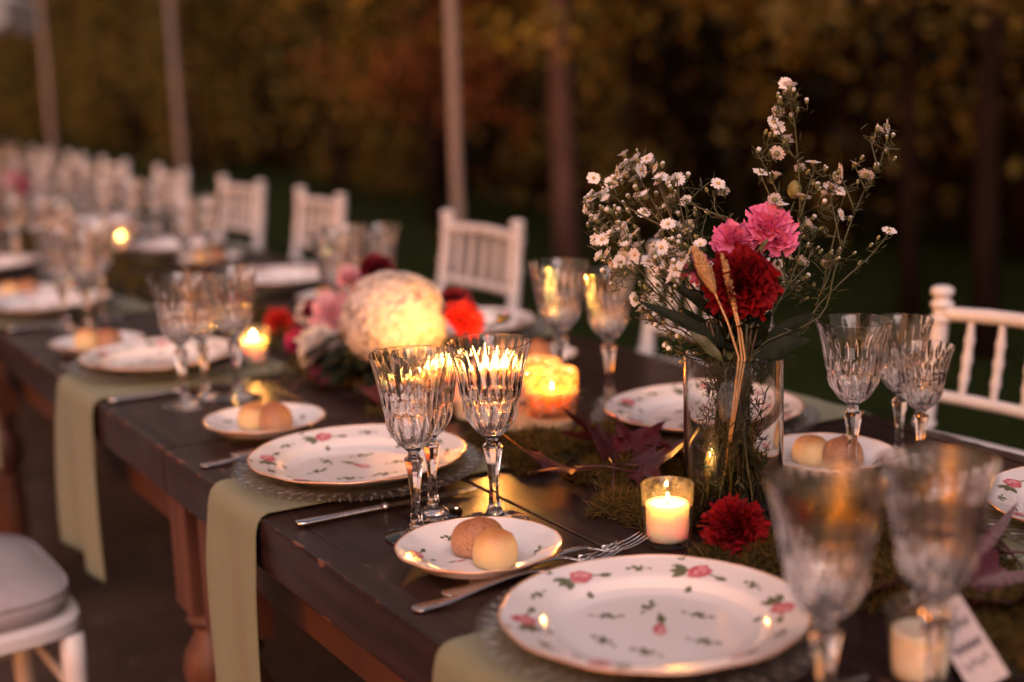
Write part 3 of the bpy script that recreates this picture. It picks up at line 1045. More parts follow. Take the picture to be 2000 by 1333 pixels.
def plate_maker(small=False, full_print=True):
    prof = SMALL if small else PLATE
    Rr = prof[-1][0]
    top = dens2(prof, 2)
    th = .0030
    # underside with a foot ring
    fr = .052 if not small else .030
    under = [(Rr - .0008, prof[-1][1] - .0022), (Rr - .008, prof[-1][1] - .0052), (prof[5][0], prof[5][1] - .0062), (fr + .022, .0052), (fr + .006, .0038), (fr + .004, .0002), (fr + .0010, .0), (fr, .0030), (0, .0036)]
    mb = MB()
    rim = [(Rr + .0009, prof[-1][1] - .0010)]
    prof_all = (under[::-1] + rim + top[::-1])
    def fn(i, r, z, t):
        k = sm(.70 * Rr, Rr, r)
        s = 1 - (1 - scal(t)) * k
        dz = .0010 * k * (scal(t) - .992) * 60 * .4
        flu = .0004 * k * math.cos(6 * t * 2)
        return r * s, z + dz + flu
    mb.lathe(prof_all, 120, fn=fn)
    name = 'bread_plate' if small else 'dinner_plate'
    root = mb.build(name, 'porcelain', None, True, sharp=50)
    mb = MB()
    n = 120
    P = []
    for j in range(n + 1):
        t = 2 * math.pi * j / n
        r, z = fn(0, Rr, prof[-1][1], t)
        P.append(((r + .0002) * math.cos(t), (r + .0002) * math.sin(t), z - .0006))
    mb.tube(P, .0011, 8, cap=False)
    mb.build('gold_rim', 'gold', root)
    g = random.Random(5 if small else 9)
    def pr(cx, cy_, ang, size, kind):
        mb = MB()
        motif(mb, prof, cx, cy_, ang, size * {'rose': 2.2, 'bud': 1.8, 'sprig': 1.6}[kind] * (.85 if small else 1), kind, g)
        mb.build({'rose': 'rose_print', 'bud': 'bud_print', 'sprig': 'sprig_print'}[kind], ['rose_print', 'rose_print2', 'leaf_print'], root, False)
    if small:
        for k in range(3):
            a = k * 2.094 + .35; pr(.062 * math.cos(a), .062 * math.sin(a), a + 1.57, .0072, 'rose' if k == 0 else 'bud')
            a += 1.05; pr(.060 * math.cos(a), .060 * math.sin(a), a + 1.3, .0080, 'sprig')
        for a, r in ((.6, .02), (2.9, .03), (4.4, .025)):
            pr(r * math.cos(a), r * math.sin(a), a, .006, 'bud')
    else:
        for k in range(6):
            a = k * 1.047 + .2
            pr(.112 * math.cos(a), .112 * math.sin(a), a + 1.57, .0088, 'rose' if k != 4 else 'bud')
            a += .52
            pr(.113 * math.cos(a), .113 * math.sin(a), a + 1.57, .0080, 'sprig')
        pr(.004, -.006, .5, .0130, 'bud')
        for k in range(6):
            a = k * 1.047 + .6 + g.uniform(-.15, .15); r = .050
            pr(r * math.cos(a), r * math.sin(a), g.uniform(0, 6.28), .0105, 'sprig')
    return root

def charger_maker():
    # clear pressed glass charger: radial ribs and a beaded scalloped edge
    mb = MB()
    n = 560
    prof = [(0, .0030), (.085, .0030), (.092, .0032), (.100, .0048), (.112, .0082), (.128, .0122), (.142, .0150), (.151, .0162)]
    top = [(r, z + .0030) for r, z in dens2(prof, 2)]
    bot = dens2(prof, 2)
    def fn(i, r, z, t):
        k = sm(.088, .100, r)
        rib = math.cos(80 * t)
        if r > .1525 * .98:
            r = r * (1 + .006 * math.cos(80 * t))
        if i < len(bot):
            z -= .0026 * k * rib
        else:
            z += .0022 * k * rib
        return r, z
    mb.lathe(bot + [(.1535, .0176)] + top[::-1], n, fn=fn)
    root = mb.build('glass_charger', 'pressed', None, True)
    mb = MB()
    for k in range(80):
        t = 2 * math.pi * k / 80
        c = (.1545 * math.cos(t), .1545 * math.sin(t), .0178)
        mb.lathe([(0, -.0026), (.0020, -.0017), (.0027, 0), (.0020, .0017), (0, .0026)], 8, c=c)
    b = mb.build('beaded_edge', 'pressed', root)
    b['kind'] = 'stuff'
    mb = MB()
    for k in range(54):
        t = 2 * math.pi * (k + .5) / 54
        c, s_ = math.cos(t), math.sin(t)
        V = []
        for r, w_, z in ((.090, .0010, .0068), (.108, .0016, .0108), (.130, .0022, .0165), (.150, .0027, .0202)):
            for y, dz in ((-w_, -.0006), (0, .0011), (w_, -.0006)):
                V.append((r * c - y * s_, r * s_ + y * c, z + dz))
        mb.add(V, [f for i in range(3) for f in ((i * 3, i * 3 + 3, i * 3 + 4, i * 3 + 1), (i * 3 + 1, i * 3 + 4, i * 3 + 5, i * 3 + 2))])
    b = mb.build('radial_ribs', 'rib_glint', root)
    b['kind'] = 'stuff'
    return root

gp = 'rose patterned dinner plates'; gc = 'ribbed glass chargers'; gb = 'rose patterned bread plates'
CH_Z = T + .0035
P_Z = CH_Z + .0064
near_sets = [(.153, .955, 'nearest'), (.158, 1.580, 'second'), (.152, 2.372, 'third'), (.132, 3.115, 'fourth'), (.15, 3.87, 'fifth')]
near_label = {'nearest': 'large white dinner plate with pink roses at the bottom of the picture', 'second': 'white rose patterned dinner plate behind the cut glass trio', 'third': 'blurred white dinner plate on the third napkin from the camera',
              'fourth': 'blurred dinner plate at the left border under the leftmost glass trio', 'fifth': 'barely visible dinner plate behind the leftmost glass trio'}
for i, (x, y, nme) in enumerate(near_sets):
    place('charger', charger_maker, (x, y, CH_Z), i * .3, 1, 'ribbed glass charger under the %s dinner plate of the near side' % nme, 'charger plate', gc)
    place('plate', plate_maker, (x, y, P_Z), (.35, 1.35, 2.1, .4, 1.9)[i], 1, near_label[nme], 'dinner plate', gp)
far_sets = [(.726, .925, 'nearest', 'dinner plate cut by the right border, with roses on its rim'), (.640, 1.508, 'second', 'white dinner plate behind the flower vase, on the far side'), (.700, 2.30, 'third', 'far-side dinner plate hidden behind the hydrangea'),
            (.665, 3.106, 'fourth', 'blurred far-side dinner plate left of the hydrangea'), (.665, 3.90, 'fifth', 'far-side dinner plate in front of the fifth white chair'), (.67, 4.7, 'sixth', 'far-side dinner plate in front of the sixth white chair'),
            (.67, 5.5, 'seventh', 'small blurred far-side dinner plate, seventh along the row'), (.67, 6.3, 'eighth', 'tiny blurred far-side dinner plate near the far end')]
for i, (x, y, nme, lb) in enumerate(far_sets):
    place('charger', charger_maker, (x, y, CH_Z), i * .3, 1, 'ribbed glass charger under the %s plate of the far side' % nme, 'charger plate', gc)
    place('plate', plate_maker, (x, y, P_Z), i * 1.3 + .6, 1, lb, 'dinner plate', gp)

def roll_maker(kind):
    g = random.Random(3 if kind == 1 else 4)
    mb = MB()
    n, m_ = 48, 28
    if kind == 1: rx, ry, hz = .0262, .0250, .0400
    else: rx, ry, hz = .0240, .0235, .0365
    ph = [g.uniform(0, 6) for _ in range(8)]
    V = []; F = []
    PR = [(0, 0), (.45, 0), (.80, .005), (.92, .06), (.985, .16), (1, .30), (.985, .45), (.93, .62), (.82, .77), (.66, .885), (.46, .955), (.24, .99), (0, 1)]
    def pt(i, j):
        v = i / m_; t = 2 * math.pi * j / n
        q = v * (len(PR) - 1); a_ = min(int(q), len(PR) - 2); q -= a_
        r = PR[a_][0] * (1 - q) + PR[a_ + 1][0] * q; z = PR[a_][1] * (1 - q) + PR[a_ + 1][1] * q
        d = 1 + .035 * math.sin(2 * t + ph[0]) + .022 * math.sin(3 * t + ph[1] + v * 4) + .010 * math.sin(7 * t + ph[2] + v * 9)
        zz = z
        if kind == 1: zz += .05 * math.exp(-((v - 1) / .16) ** 2) + .05 * z * math.cos(t - 2)
        return (rx * r * d, ry * r * d, hz * zz)
    mb.grid(lambda u, v: (lambda q: (q[0] * math.cos(2 * math.pi * u), q[1] * math.sin(2 * math.pi * u), q[2]))(pt(v * m_, u * n)), n, m_)
    o = mb.build('bread_roll', 'roll1' if kind == 1 else 'roll2')
    return o

def bread(x, y, rz, where, order, n=2, grp='far'):
    place('bread', lambda: plate_maker(True), (x, y, T + .0008), rz, 1.0, 'small white rose patterned bread plate ' + where, 'bread plate', gb)
    a = Vector((.504, .864)); b = Vector((.864, -.504))
    z = T + .0008 + .0072
    if order == 'front':
        p1 = Vector((x, y)) + a * .016 - b * .001; p2 = Vector((x, y)) - a * .022 + b * .017
    elif order == 'swap':
        p1 = Vector((x, y)) - a * .012 + b * .018; p2 = Vector((x, y)) + a * .010 - b * .016
    else:
        p1 = Vector((x, y)) + b * .022; p2 = Vector((x, y)) - b * .020 + a * .006
    gg = random.Random(int(x * 1000 + y * 77))
    sv = lambda: (gg.uniform(.92, 1.1), gg.uniform(.92, 1.1), gg.uniform(.85, 1.08))
    place('roll1', lambda: roll_maker(1), (p1.x, p1.y, z), rz + .4, sv(), 'brown speckled roll on the bread plate ' + where, 'bread roll', 'bread rolls on the small plates')
    if n > 1:
        place('roll2', lambda: roll_maker(2), (p2.x, p2.y, z), rz, sv(), 'pale bread roll on the bread plate ' + where, 'bread roll', 'bread rolls on the small plates')
bread(.1285, 1.222, 2.3, 'in front of the cut glass trio', 'front')
bread(.145, 1.866, .8, 'between the second and third napkins', 'swap')
bread(.109, 2.620, 1.2, 'left of the third dinner plate', 'side')
bread(.130, 3.38, 2.2, 'at the left border beyond the fourth napkin', 'side')
bread(.640, 1.268, 1.9, 'to the right of the flower vase', 'swap')
bread(.662, 2.010, .3, 'behind the glowing cut glass', 'side')
bread(.665, 2.80, 1.3, 'on the far side behind the pink rose', 'side')
bread(.665, 3.62, .3, 'on the far side near the fourth white chair', 'side')
bread(.665, 4.42, 2.3, 'on the far side near the fifth white chair', 'side')

# ------------------------------------------------------------------ cutlery
def fork_maker():
    root = empty('fork')
    L = .205
    # handle
    mb = MB()
    def cs(x):
        # half width, centre height, half thickness
        wd = .0105 * (1 - sm(.0, .045, x)) + .0042
        wd = .0098 - .0062 * sm(.01, .085, x)
        if x < .006: wd *= math.sqrt(max(.05, 1 - ((.006 - x) / .006) ** 2))
        zc = .0022 + .011 * sm(.02, .125, x) * (1 - .35 * sm(.12, .16, x))
        return wd, zc, .0015 + .0007 * sm(.03, .1, x)
    V = []; F = []
    k = 34; nn = 12
    for i in range(k + 1):
        x = .140 * i / k
        wd, zc, th = cs(x)
        for j in range(nn):
            t = 2 * math.pi * j / nn
            V.append((x, wd * math.cos(t), zc + th * math.sin(t) * (1 if math.sin(t) < 0 else .8)))
    for i in range(k):
        for j in range(nn):
            j2 = (j + 1) % nn
            F.append((i * nn + j, (i + 1) * nn + j, (i + 1) * nn + j2, i * nn + j2))
    F.append(tuple(range(nn))); F.append(tuple(k * nn + j for j in range(nn))[::-1])
    mb.add(V, F)
    mb.build('handle', 'steel', root)
    # head: shoulder plate
    mb = MB()
    def f(u, v):
        x = .136 + .026 * u
        wd = .0036 + .0090 * sm(0, .8, u)
        y = (v - .5) * 2 * wd
        z = .0102 - .0075 * u + .0025 * (abs(v - .5) * 2) ** 2
        return (x, y, z)
    mb.grid(f, 10, 8)
    s = mb.build('shoulder', 'steel', root)
    md = s.modifiers.new('t', 'SOLIDIFY'); md.thickness = .0014; md.offset = 0
    for k in range(4):
        y = (k - 1.5) * .0066
        P = []; rr = []
        for i in range(9):
            u = i / 8
            P.append((.160 + .047 * u, y * (1 - .08 * u), .0032 - .003 * math.sin(u * 1.6) + .0125 * u ** 2 + .0022 * (abs(k - 1.5) / 1.5) ** 2 * (1 - u)))
            rr.append(.00150 - .0006 * u ** 2)
        mb = MB(); mb.tube(P, rr, 8)
        mb.build('tine', 'steel', root)
    return root
def knife_maker():
    root = empty('knife')
    mb = MB()
    V = []; F = []; k = 20; nn = 12
    for i in range(k + 1):
        x = .105 * i / k
        wd = .0088 - .0030 * (i / k)
        if i < 2: wd *= (.6, .88)[i]
        for j in range(nn):
            t = 2 * math.pi * j / nn
            V.append((x, wd * math.cos(t), .0042 + .0036 * math.sin(t)))
    for i in range(k):
        for j in range(nn):
            j2 = (j + 1) % nn
            F.append((i * nn + j, (i + 1) * nn + j, (i + 1) * nn + j2, i * nn + j2))
    F.append(tuple(range(nn))); F.append(tuple(k * nn + j for j in range(nn))[::-1])
    mb.add(V, F); mb.build('handle', 'steel', root)
    mb = MB(); mb.lathe([(0, -.006), (.005, -.004), (.0066, 0), (.005, .004), (0, .006)], 12)
    b = mb.build('bolster', 'steel', root); b.rotation_euler = (0, R(90), 0); b.location = (.108, 0, .0044); b.scale = (.8, 1.1, 1)
    mb = MB()
    pts = []
    for i in range(15):
        u = i / 14
        x = .110 + .118 * u
        hi = .0046 * (1 + .35 * math.sin(u * 2.6)); lo = -.0050 - .0045 * math.sin(min(1, u * 1.15) * 2.9)
        if u > .85:
            q = (u - .85) / .15; hi *= (1 - q * .9); lo *= (1 - q ** 2 * .98)
        pts.append((x, hi, lo))
    V = []; F = []
    for x, hi, lo in pts:
        V += [(x, hi, .0044 + .0008), (x, hi, .0044 - .0008), (x, lo, .0043), ]
    for i in range(14):
        a = i * 3
        F += [(a, a + 2, a + 5, a + 3), (a + 1, a + 4, a + 5, a + 2), (a, a + 3, a + 4, a + 1)]
    F += [(0, 1, 2)]
    mb.add(V, F); mb.build('blade', 'steel', root, False)
    return root
ck = 'steel cutlery beside the plates'
forks = [((.015, 1.148), 'first'), ((.056, 1.166), 'second'), ((.092, 1.1765), 'third')]
flab = ['steel fork with its handle nearest the table edge, by the nearest plate', 'steel fork between two others left of the nearest plate', 'steel fork closest to the front bread plate']
for i, ((x, y), o_) in enumerate(forks):
    place('fork', fork_maker, (x, y, T + .0008 ), R(-1.5), 1.0, flab[i], 'fork', ck)
place('knife', knife_maker, (.021, 1.447, T + .0008), R(-1), 1.0, 'steel knife lying right of the second napkin, behind the front bread plate', 'knife', ck)
place('fork', fork_maker, (.012, 1.752, T + .0008), R(-1), 1.0, 'blurred steel fork nearest the edge beside the table joint', 'fork', ck)
place('fork', fork_maker, (.062, 1.777, T + .0008), R(-1), 1.0, 'blurred steel fork behind another beside the table joint', 'fork', ck)
place('knife', knife_maker, (.014, 2.196, T + .0008), R(-1), 1.0, 'blurred steel knife between the third napkin and its wine glasses', 'knife', ck)
place('fork', fork_maker, (.018, 2.535, T + .0008), R(-1), 1.0, 'blurred fork beyond the third napkin', 'fork', ck)
place('knife', knife_maker, (.018, 2.965, T + .0008), R(-1), 1.0, 'blurred knife near the leftmost glass trio', 'knife', ck)
place('knife', knife_maker, (.022, .80, T + .0008), R(-1), 1.0, 'knife right of the nearest plate, low in the frame', 'knife', ck)
for i, y in enumerate((1.27, 1.67)):
    pass

# ------------------------------------------------------------------ chairs
def chair_maker():
    """local: sitter faces -x; back posts at x=+0.2"""
    root = empty('chair')
    bw = .178
    bwz = lambda z: .178 - .020 * sm(.45, .88, z)
    def bx(z):            # backward lean of the back
        return .19 + .055 * sm(.45, .95, z) + .02 * (1 - sm(0, .45, z))
    for s in (-1, 1):
        mb = MB()
        zs = [0, .1, .2, .3, .42, .46, .5, .6, .7, .8, .87, .886]
        rr = [.013, .015, .016, .018, .019, .019, .018, .0165, .016, .0155, .015, .015]
        mb.tube([(bx(z), s * bwz(z), z) for z in zs], [q * .88 for q in rr], 14)
        yy = s * bwz(.88)
        mb.lathe([(.0, .0), (.0165, .0), (.018, .004), (.0165, .008), (.0125, .010), (.012, .015), (.0155, .018), (.0178, .022), (.0168, .028), (.011, .032), (0, .033)], 18, c=(bx(.88), yy, .878))
        for z in (.86, .79, .70, .63, .56):
            mb.lathe([(.0150, -.005), (.0178, -.003), (.0178, .003), (.0150, .005)], 16, c=(bx(z), s * bwz(z), z))
        mb.build('back_post', 'chair', root)
    for z, r, nme in ((.868, .0125, 'top_rail'), (.745, .0105, 'middle_rail'), (.682, .0100, 'lower_rail')):
        mb = MB()
        P = [(bx(z) + .012 * math.cos(v * math.pi / 2) ** 1, bwz(z) * v, z + (.006 * math.cos(v * math.pi / 2) if nme == 'top_rail' else 0)) for v in [i / 8 for i in range(-8, 9)]]
        mb.tube(P, [r * .86 * (1 + .06 * (i % 4 == 0)) for i in range(17)], 12)
        mb.build(nme, 'chair', root)
    for k in range(5):
        v = (k - 2) / 3.0
        mb = MB()
        P = []; rr = []
        for i in range(13):
            u = i / 12; z = .748 + (.864 - .748) * u
            P.append((bx(z) + .012 * math.cos(v * math.pi / 2), bwz(z) * v, z)); rr.append(.0054 + .0018 * (i in (3, 6, 9)) + .0014 * math.sin(u * math.pi))
        mb.tube(P, rr, 10)
        mb.build('spindle', 'chair', root)
    mb = MB()
    def rs(t, a, b, p=5):
        c, s_ = math.cos(t), math.sin(t)
        q = (abs(c) ** p + abs(s_) ** p) ** (-1 / p)
        return a * c * q, b * s_ * q
    def slab(mb, a, b, z0, z1, rnd_, p=5, n=48, puff=0):
        rows = [(1 - .06, z0), (1, z0 + rnd_), (1, z1 - rnd_), (1 - .05, z1), (.6, z1 + puff), (0.001, z1 + puff * 1.3)]
        V = []; F = []
        for q, z in rows:
            for j in range(n):
                x, y = rs(2 * math.pi * j / n, a * q, b * q, p)
                V.append((x, y, z))
        for i in range(len(rows) - 1):
            for j in range(n):
                F.append((i * n + j, i * n + (j + 1) % n, (i + 1) * n + (j + 1) % n, (i + 1) * n + j))
        F.append(tuple(range(n))[::-1])
        mb.add(V, F)
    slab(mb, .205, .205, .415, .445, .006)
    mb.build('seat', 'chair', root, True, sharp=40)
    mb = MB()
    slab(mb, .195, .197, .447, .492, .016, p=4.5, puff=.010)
    cu = mb.build('cushion', 'cushion', root, True)
    mb = MB()
    pip = []
    for j in range(49):
        x, y = rs(2 * math.pi * j / 48, .193, .195, 4.5); pip.append((x, y, .484))
    mb.tube(pip, .0032, 6, cap=False)
    pi_ = mb.build('piping', 'cushion', cu)
    for s in (-1, 1):
        mb = MB()
        zs = [0, .02, .06, .10, .14, .2, .25, .3, .36, .415]
        mb.tube([(-.175 - .004 * (z < .2), s * .172, z) for z in zs], [.0125, .013, .015, .0135, .016, .017, .0185, .017, .019, .019], 14)
        mb.build('front_leg', 'chair', root)
        for z in (.15, .27):
            mb = MB(); mb.tube([(-.175, s * .172, z), (bx(z) - .0, s * bw, z + .01)], .009, 8); mb.build('stretcher', 'chair', root)
    for x, z, w_ in ((-.175, .20, .172), (-.175, .32, .172), (bx(.2), .21, bw)):
        mb = MB(); mb.tube([(x, -w_, z), (x, w_, z)], .009, 8); mb.build('stretcher', 'chair', root)
    return root
gch = 'white chiavari chairs along the table'
chairs = [(1.345, .03, 'white chair back with clear spindles at the right border of the picture'), (2.075, 0.0, 'white chair half hidden behind the flower bouquet'), (2.92, 0.03, 'white chair back standing behind the red and white flowers'),
          (3.89, -.03, 'white chair back behind the glasses above the hydrangea'), (4.53, 0.04, 'white chair back left of the one above the hydrangea'), (5.29, 0, 'white chair back in front of the middle pale pole'), (6.07, .03, 'blurred white chair back left of the middle pale pole'),
          (6.72, -.04, 'small blurred white chair back, seventh along the far side'), (7.4, .03, 'tiny blurred white chair back, eighth along the far side'), (8.15, 0, 'tiny blurred white chair back, ninth along the far side'), (8.9, .03, 'tiny blurred white chair back near the far end')]
for y, rz, lb in chairs:
    place('chair', chair_maker, (1.10 - .245 + (.004 if y < 2 else 0), y - .0, 0), rz, 1.0, lb, 'chair', gch)
place('chair', chair_maker, (-.265, 2.325, 0), R(180 + 2), 1.0, 'white chair with padded seat on the near side at lower left', 'chair', gch)
place('chair', chair_maker, (-.28, 3.35, 0), R(180 - 3), 1.0, 'next white chair along the near side beyond the left border', 'chair', gch)

# ------------------------------------------------------------------ candles
def flame_mesh(s=1.0):
    mb = MB()
    mb.lathe([(0, 0), (.0011, .0008), (.0017, .0024), (.0017, .0040), (.0013, .0062), (.0007, .0082), (.0002, .0098), (0, .0102)], 12)
    return mb
def votive_maker(kind='votive'):
    root = empty('votive_candle')
    # tapered tumbler
    gb_, gt, gh = (.0245, .0280, .066) if kind == 'votive' else (.036, .038, .096)
    mb = MB()
    t = .0018
    mb.lathe([(0, 0), (gb_ - .002, 0), (gb_, .002), ((gb_ + gt) / 2, gh / 2), (gt, gh - .0008), (gt - t / 2, gh), (gt - t, gh - .0008), ((gb_ + gt) / 2 - t, gh / 2), (gb_ - t, .008), (gb_ - .004, .0065), (0, .0062)], 48)
    mb.build('glass_cup', 'thin', root, True, sharp=50)
    # wax
    mb = MB()
    if kind == 'votive':
        mb.lathe([(0, .0068), (gb_ - .0030, .0068), (gb_ - .0026, .012), (gb_ - .0018, .024), (gb_ - .0022, .0252), (.0222, .0262), (.0226, .040), (.0222, .0448), (.0200, .0460), (.0130, .0432), (.0, .0425)], 40)
        zf = .0432
    else:
        mb.lathe([(0, .0068), (gb_ - .005, .0068), (gb_ - .0045, .052), (gb_ - .0055, .058), (gb_ - .009, .0585), (.016, .054), (0, .0525)], 40)
        zf = .0525
    mb.build('wax', 'wax', root)
    mb = MB(); mb.tube([(0, 0, zf - .001), (.0004, 0, zf + .004), (.0012, 0, zf + .007)], .0007, 6)
    wk = mb.build('wick', 'wick', root)
    fl = flame_mesh().build('flame', 'flame', root)
    fl.location = (.0004, 0, zf + .0045)
    return root
gv = 'glass votive candles down the table'
def votive(x, y, label, z=0.0, s=1.0, key='votive'):
    o = place(key, lambda: votive_maker('votive'), (x, y, T + z + .0006), x * 20, s, label, 'candle', gv)
    gg = random.Random(int(x * 977 + y * 131))
    for ch in o.children:
        if ch.name.startswith('flame'):
            ch.scale = (gg.uniform(.7, .9), gg.uniform(.7, .9), gg.uniform(.75, 1.2))
            ch.rotation_euler = (gg.uniform(-.16, .16), gg.uniform(-.16, .16), 0)
    return o
votive(.322, 1.162, 'small lit votive candle in a clear glass beside the flower vase')
votive(.300, 2.318, 'burning votive with blown-out flame left of the flower cluster')
def amber_maker():
    root = empty('candle_holder')
    mb = MB()
    mb.lathe([(0, 0), (.033, 0), (.036, .003), (.0375, .030), (.0365, .062), (.0355, .063), (.0345, .062), (.0352, .030), (.033, .008), (0, .007)], 48)
    mb.build('glass_cup', 'amber', root, True, sharp=50)
    mb = MB(); mb.lathe([(0, .0078), (.029, .0078), (.029, .034), (.024, .0355), (.012, .032), (0, .0315)], 40)
    mb.build('wax', 'wax', root)
    mb = MB(); mb.tube([(0, 0, .031), (.0004, 0, .035), (.0012, 0, .038)], .0007, 6); mb.build('wick', 'wick', root)
    fl = flame_mesh().build('flame', 'flame', root); fl.location = (0, 0, .0355); fl.scale = (.7, .7, .9)
    return root
place('amber', amber_maker, (.488, 1.652, T + .0186), .3, 1.0, 'amber glass candle holder glowing on the wood slice', 'candle', gv)
place('amber', amber_maker, (.520, 1.745, T + .012), 1.3, 1.0, 'amber glass candle holder behind the one on the wood slice', 'candle', gv)
def pillar_maker():
    root = empty('pillar_candle')
    mb = MB()
    mb.lathe([(0, 0), (.0310, 0), (.0320, .002), (.0318, .050), (.0312, .062), (.0295, .0655), (.0262, .0650), (.020, .0590), (.010, .0572), (0, .0570)], 48, fn=lambda i, r, z, t: (r, z + (.0025 * math.sin(t * 2 + 1) + .001 * math.sin(5 * t) if z > .06 else 0)))
    mb.build('wax', 'wax', root)
    mb = MB(); mb.tube([(0, 0, .0565), (.0004, 0, .062), (.0014, 0, .066)], .0008, 6); mb.build('wick', 'wick', root)
    fl = flame_mesh().build('flame', 'flame', root); fl.location = (.0006, 0, .063); fl.scale = (2.1, 2.1, 2.2)
    return root

place('pillar', pillar_maker, (.424, 1.735, T + .010), 0, (1.25, 1.25, 1.2), 'wide ivory pillar candle burning directly behind the glowing cut glass', 'candle', gv)
p2_ = place('pillar', pillar_maker, (.445, 1.850, T + .004), 1.0, (1.05, 1.05, 1.0), 'ivory pillar candle burning close to the white hydrangea', 'candle', gv)
for ch in p2_.children:
    if ch.name.startswith('flame'): ch.scale = (.6, .6, .9)

far_v = [(.55, 4.21, 'added votive in place of glass glints beyond the far glasses, left of a pair'), (.56, 4.07, 'added votive in place of glass glints beyond the far glasses, right of a pair'), (.235, 3.375, 'blurred votive seen through the leftmost near-side glass trio'),  # first pair added to stand in for glints reflected in glasses
         (.50, 5.30, 'tiny votive glow at the left border, level with the magenta carnation'), (.42, 4.95, 'tiny votive glow right beside the lone glass at the left border'), (.50, 4.66, 'tiny votive glow above the leftmost glass trio'), (.44, 5.7, 'tiny candle glow far along the runner'), (.42, 6.4, 'tiny far candle glow near the last tables')]
for x, y, lb in far_v:
    fo = votive(x, y, lb)
    for ch in fo.children:
        if ch.name.startswith('flame'): ch.scale = [q * .45 for q in ch.scale]
# unlit votive low at the right
o = copy_tree(protos['votive'])
o.location = (.286, .775, T + .0006)
for ch in list(o.children):
    if ch.name.startswith('flame'):
        bpy.data.objects.remove(ch)
for k in ('label', 'category', 'group'):
    if k in o: del o[k]
tag(o, 'unlit votive candle behind the out-of-focus glass at lower right', 'candle', gv)

# wood slice
mb = MB()
g = random.Random(2)
ph = [g.uniform(0, 6) for _ in range(4)]
def wf(i, r, z, t):
    return r * (1 + .03 * math.sin(2 * t + ph[0]) + .015 * math.sin(5 * t + ph[1])), z
mb.lathe([(0, 0), (.066, 0), (.070, .002), (.071, .014), (.068, .0165), (0, .0165)], 48, fn=wf)
o = mb.build('wood_slice', 'slice', None, True, sharp=40)
o.location = (.452, 1.668, T + .001)
tag(o, 'round sawn wood slice under the glowing candles', 'wood slice')

# ------------------------------------------------------------------ moss, leaves
def moss():
    g = np.random.default_rng(9)
    patches = [(.375, 1.050, .055, .045, .018), (.335, 1.085, .030, .030, .013), (.44, 1.02, .06, .05, .02), (.37, 1.235, .045, .050, .020), (.345, 1.275, .03, .04, .014), (.47, 1.25, .05, .05, .018), (.50, .95, .07, .07, .022), (.42, .90, .06, .08, .02),
               (.40, 1.545, .060, .060, .022), (.36, 1.500, .03, .035, .014), (.49, 1.52, .07, .05, .02), (.42, 1.40, .05, .05, .016), (.50, 1.38, .06, .06, .018), (.36, 1.60, .035, .05, .02), (.52, 1.12, .06, .06, .02), (.47, .80, .07, .07, .02), (.38, .78, .05, .06, .016)]
    for y in np.arange(1.85, 8.2, .16):
        patches.append((.43 + float(g.normal() * .03), float(y), .09, .09, .02))
    tot = []
    base = MB()
    ns = []
    for (cx, cy_, rx, ry, h) in patches:
        dens = 4200 if cy_ < 1.75 else 260
        n = dens
        a = g.uniform(0, 6.283, n); r = np.sqrt(g.uniform(0, 1, n)) * (1 + .22 * np.sin(a * 5 + cx * 90) + .12 * np.sin(a * 11 + cy_ * 70)) * np.where(g.uniform(0, 1, n) < .04, 1.35, 1)
        lump = .55 + .45 * np.sin((cx + rx * r * np.cos(a)) * 260 + 2) * np.sin((cy_ + ry * r * np.sin(a)) * 230)
        x = cx + rx * r * np.cos(a); y = cy_ + ry * r * np.sin(a)
        z = T + .001 + h * 1.25 * np.clip(1 - r ** 2.2, 0, 1) * (.6 + .4 * lump)
        tot.append(np.stack([x, y, z], 1))
        def f(u, v, cx=cx, cy_=cy_, rx=rx, ry=ry, h=h):
            t = u * 6.283; rr = v * .96
            X = cx + rx * rr * math.cos(t); Y = cy_ + ry * rr * math.sin(t)
            return (X, Y, T + .0005 + h * .72 * max(0, 1 - rr ** 2.2) * (.8 + .2 * math.sin(X * 170) * math.sin(Y * 150)))
        base.grid(f, 28, 8)
    P = np.concatenate(tot)
    n = len(P)
    d = g.normal(size=(n, 3)) * np.array([1, 1, .6]); d[:, 2] = np.abs(d[:, 2]) + .25
    d /= np.linalg.norm(d, axis=1, keepdims=True)
    L = g.uniform(.005, .0135, n)[:, None]
    s_ = np.cross(d, g.normal(size=(n, 3))); s_ /= np.linalg.norm(s_, axis=1, keepdims=True)
    wd = .00060
    bend = g.normal(size=(n, 3)) * .5
    p0 = P; p1 = P + d * L * .5; p2 = P + d * L + bend * L
    farm = (P[:, 1] > 1.75)[:, None]
    w_ = np.where(farm, wd * 3.0, wd)
    p1 = np.where(farm, P + d * L, p1); p2 = np.where(farm, P + d * L * 2, p2)
    V = np.stack([p0 - s_ * w_, p0 + s_ * w_, p1 + s_ * w_, p1 - s_ * w_, p2], 1).reshape(-1, 3)
    V[:, 2] = np.maximum(V[:, 2], T + .0004)
    i = np.arange(n) * 5
    q = np.concatenate([np.stack([i, i + 1, i + 2], 1), np.stack([i, i + 2, i + 3], 1), np.stack([i + 3, i + 2, i + 4], 1)])
    o = link('moss', np_mesh('moss', V, q, 'moss'))
    tag(o, 'green and golden moss laid along the middle of the table', 'moss', kind='stuff')
    b = base.build('moss_bed', 'mossbase', o)
    b['kind'] = 'stuff'
moss()

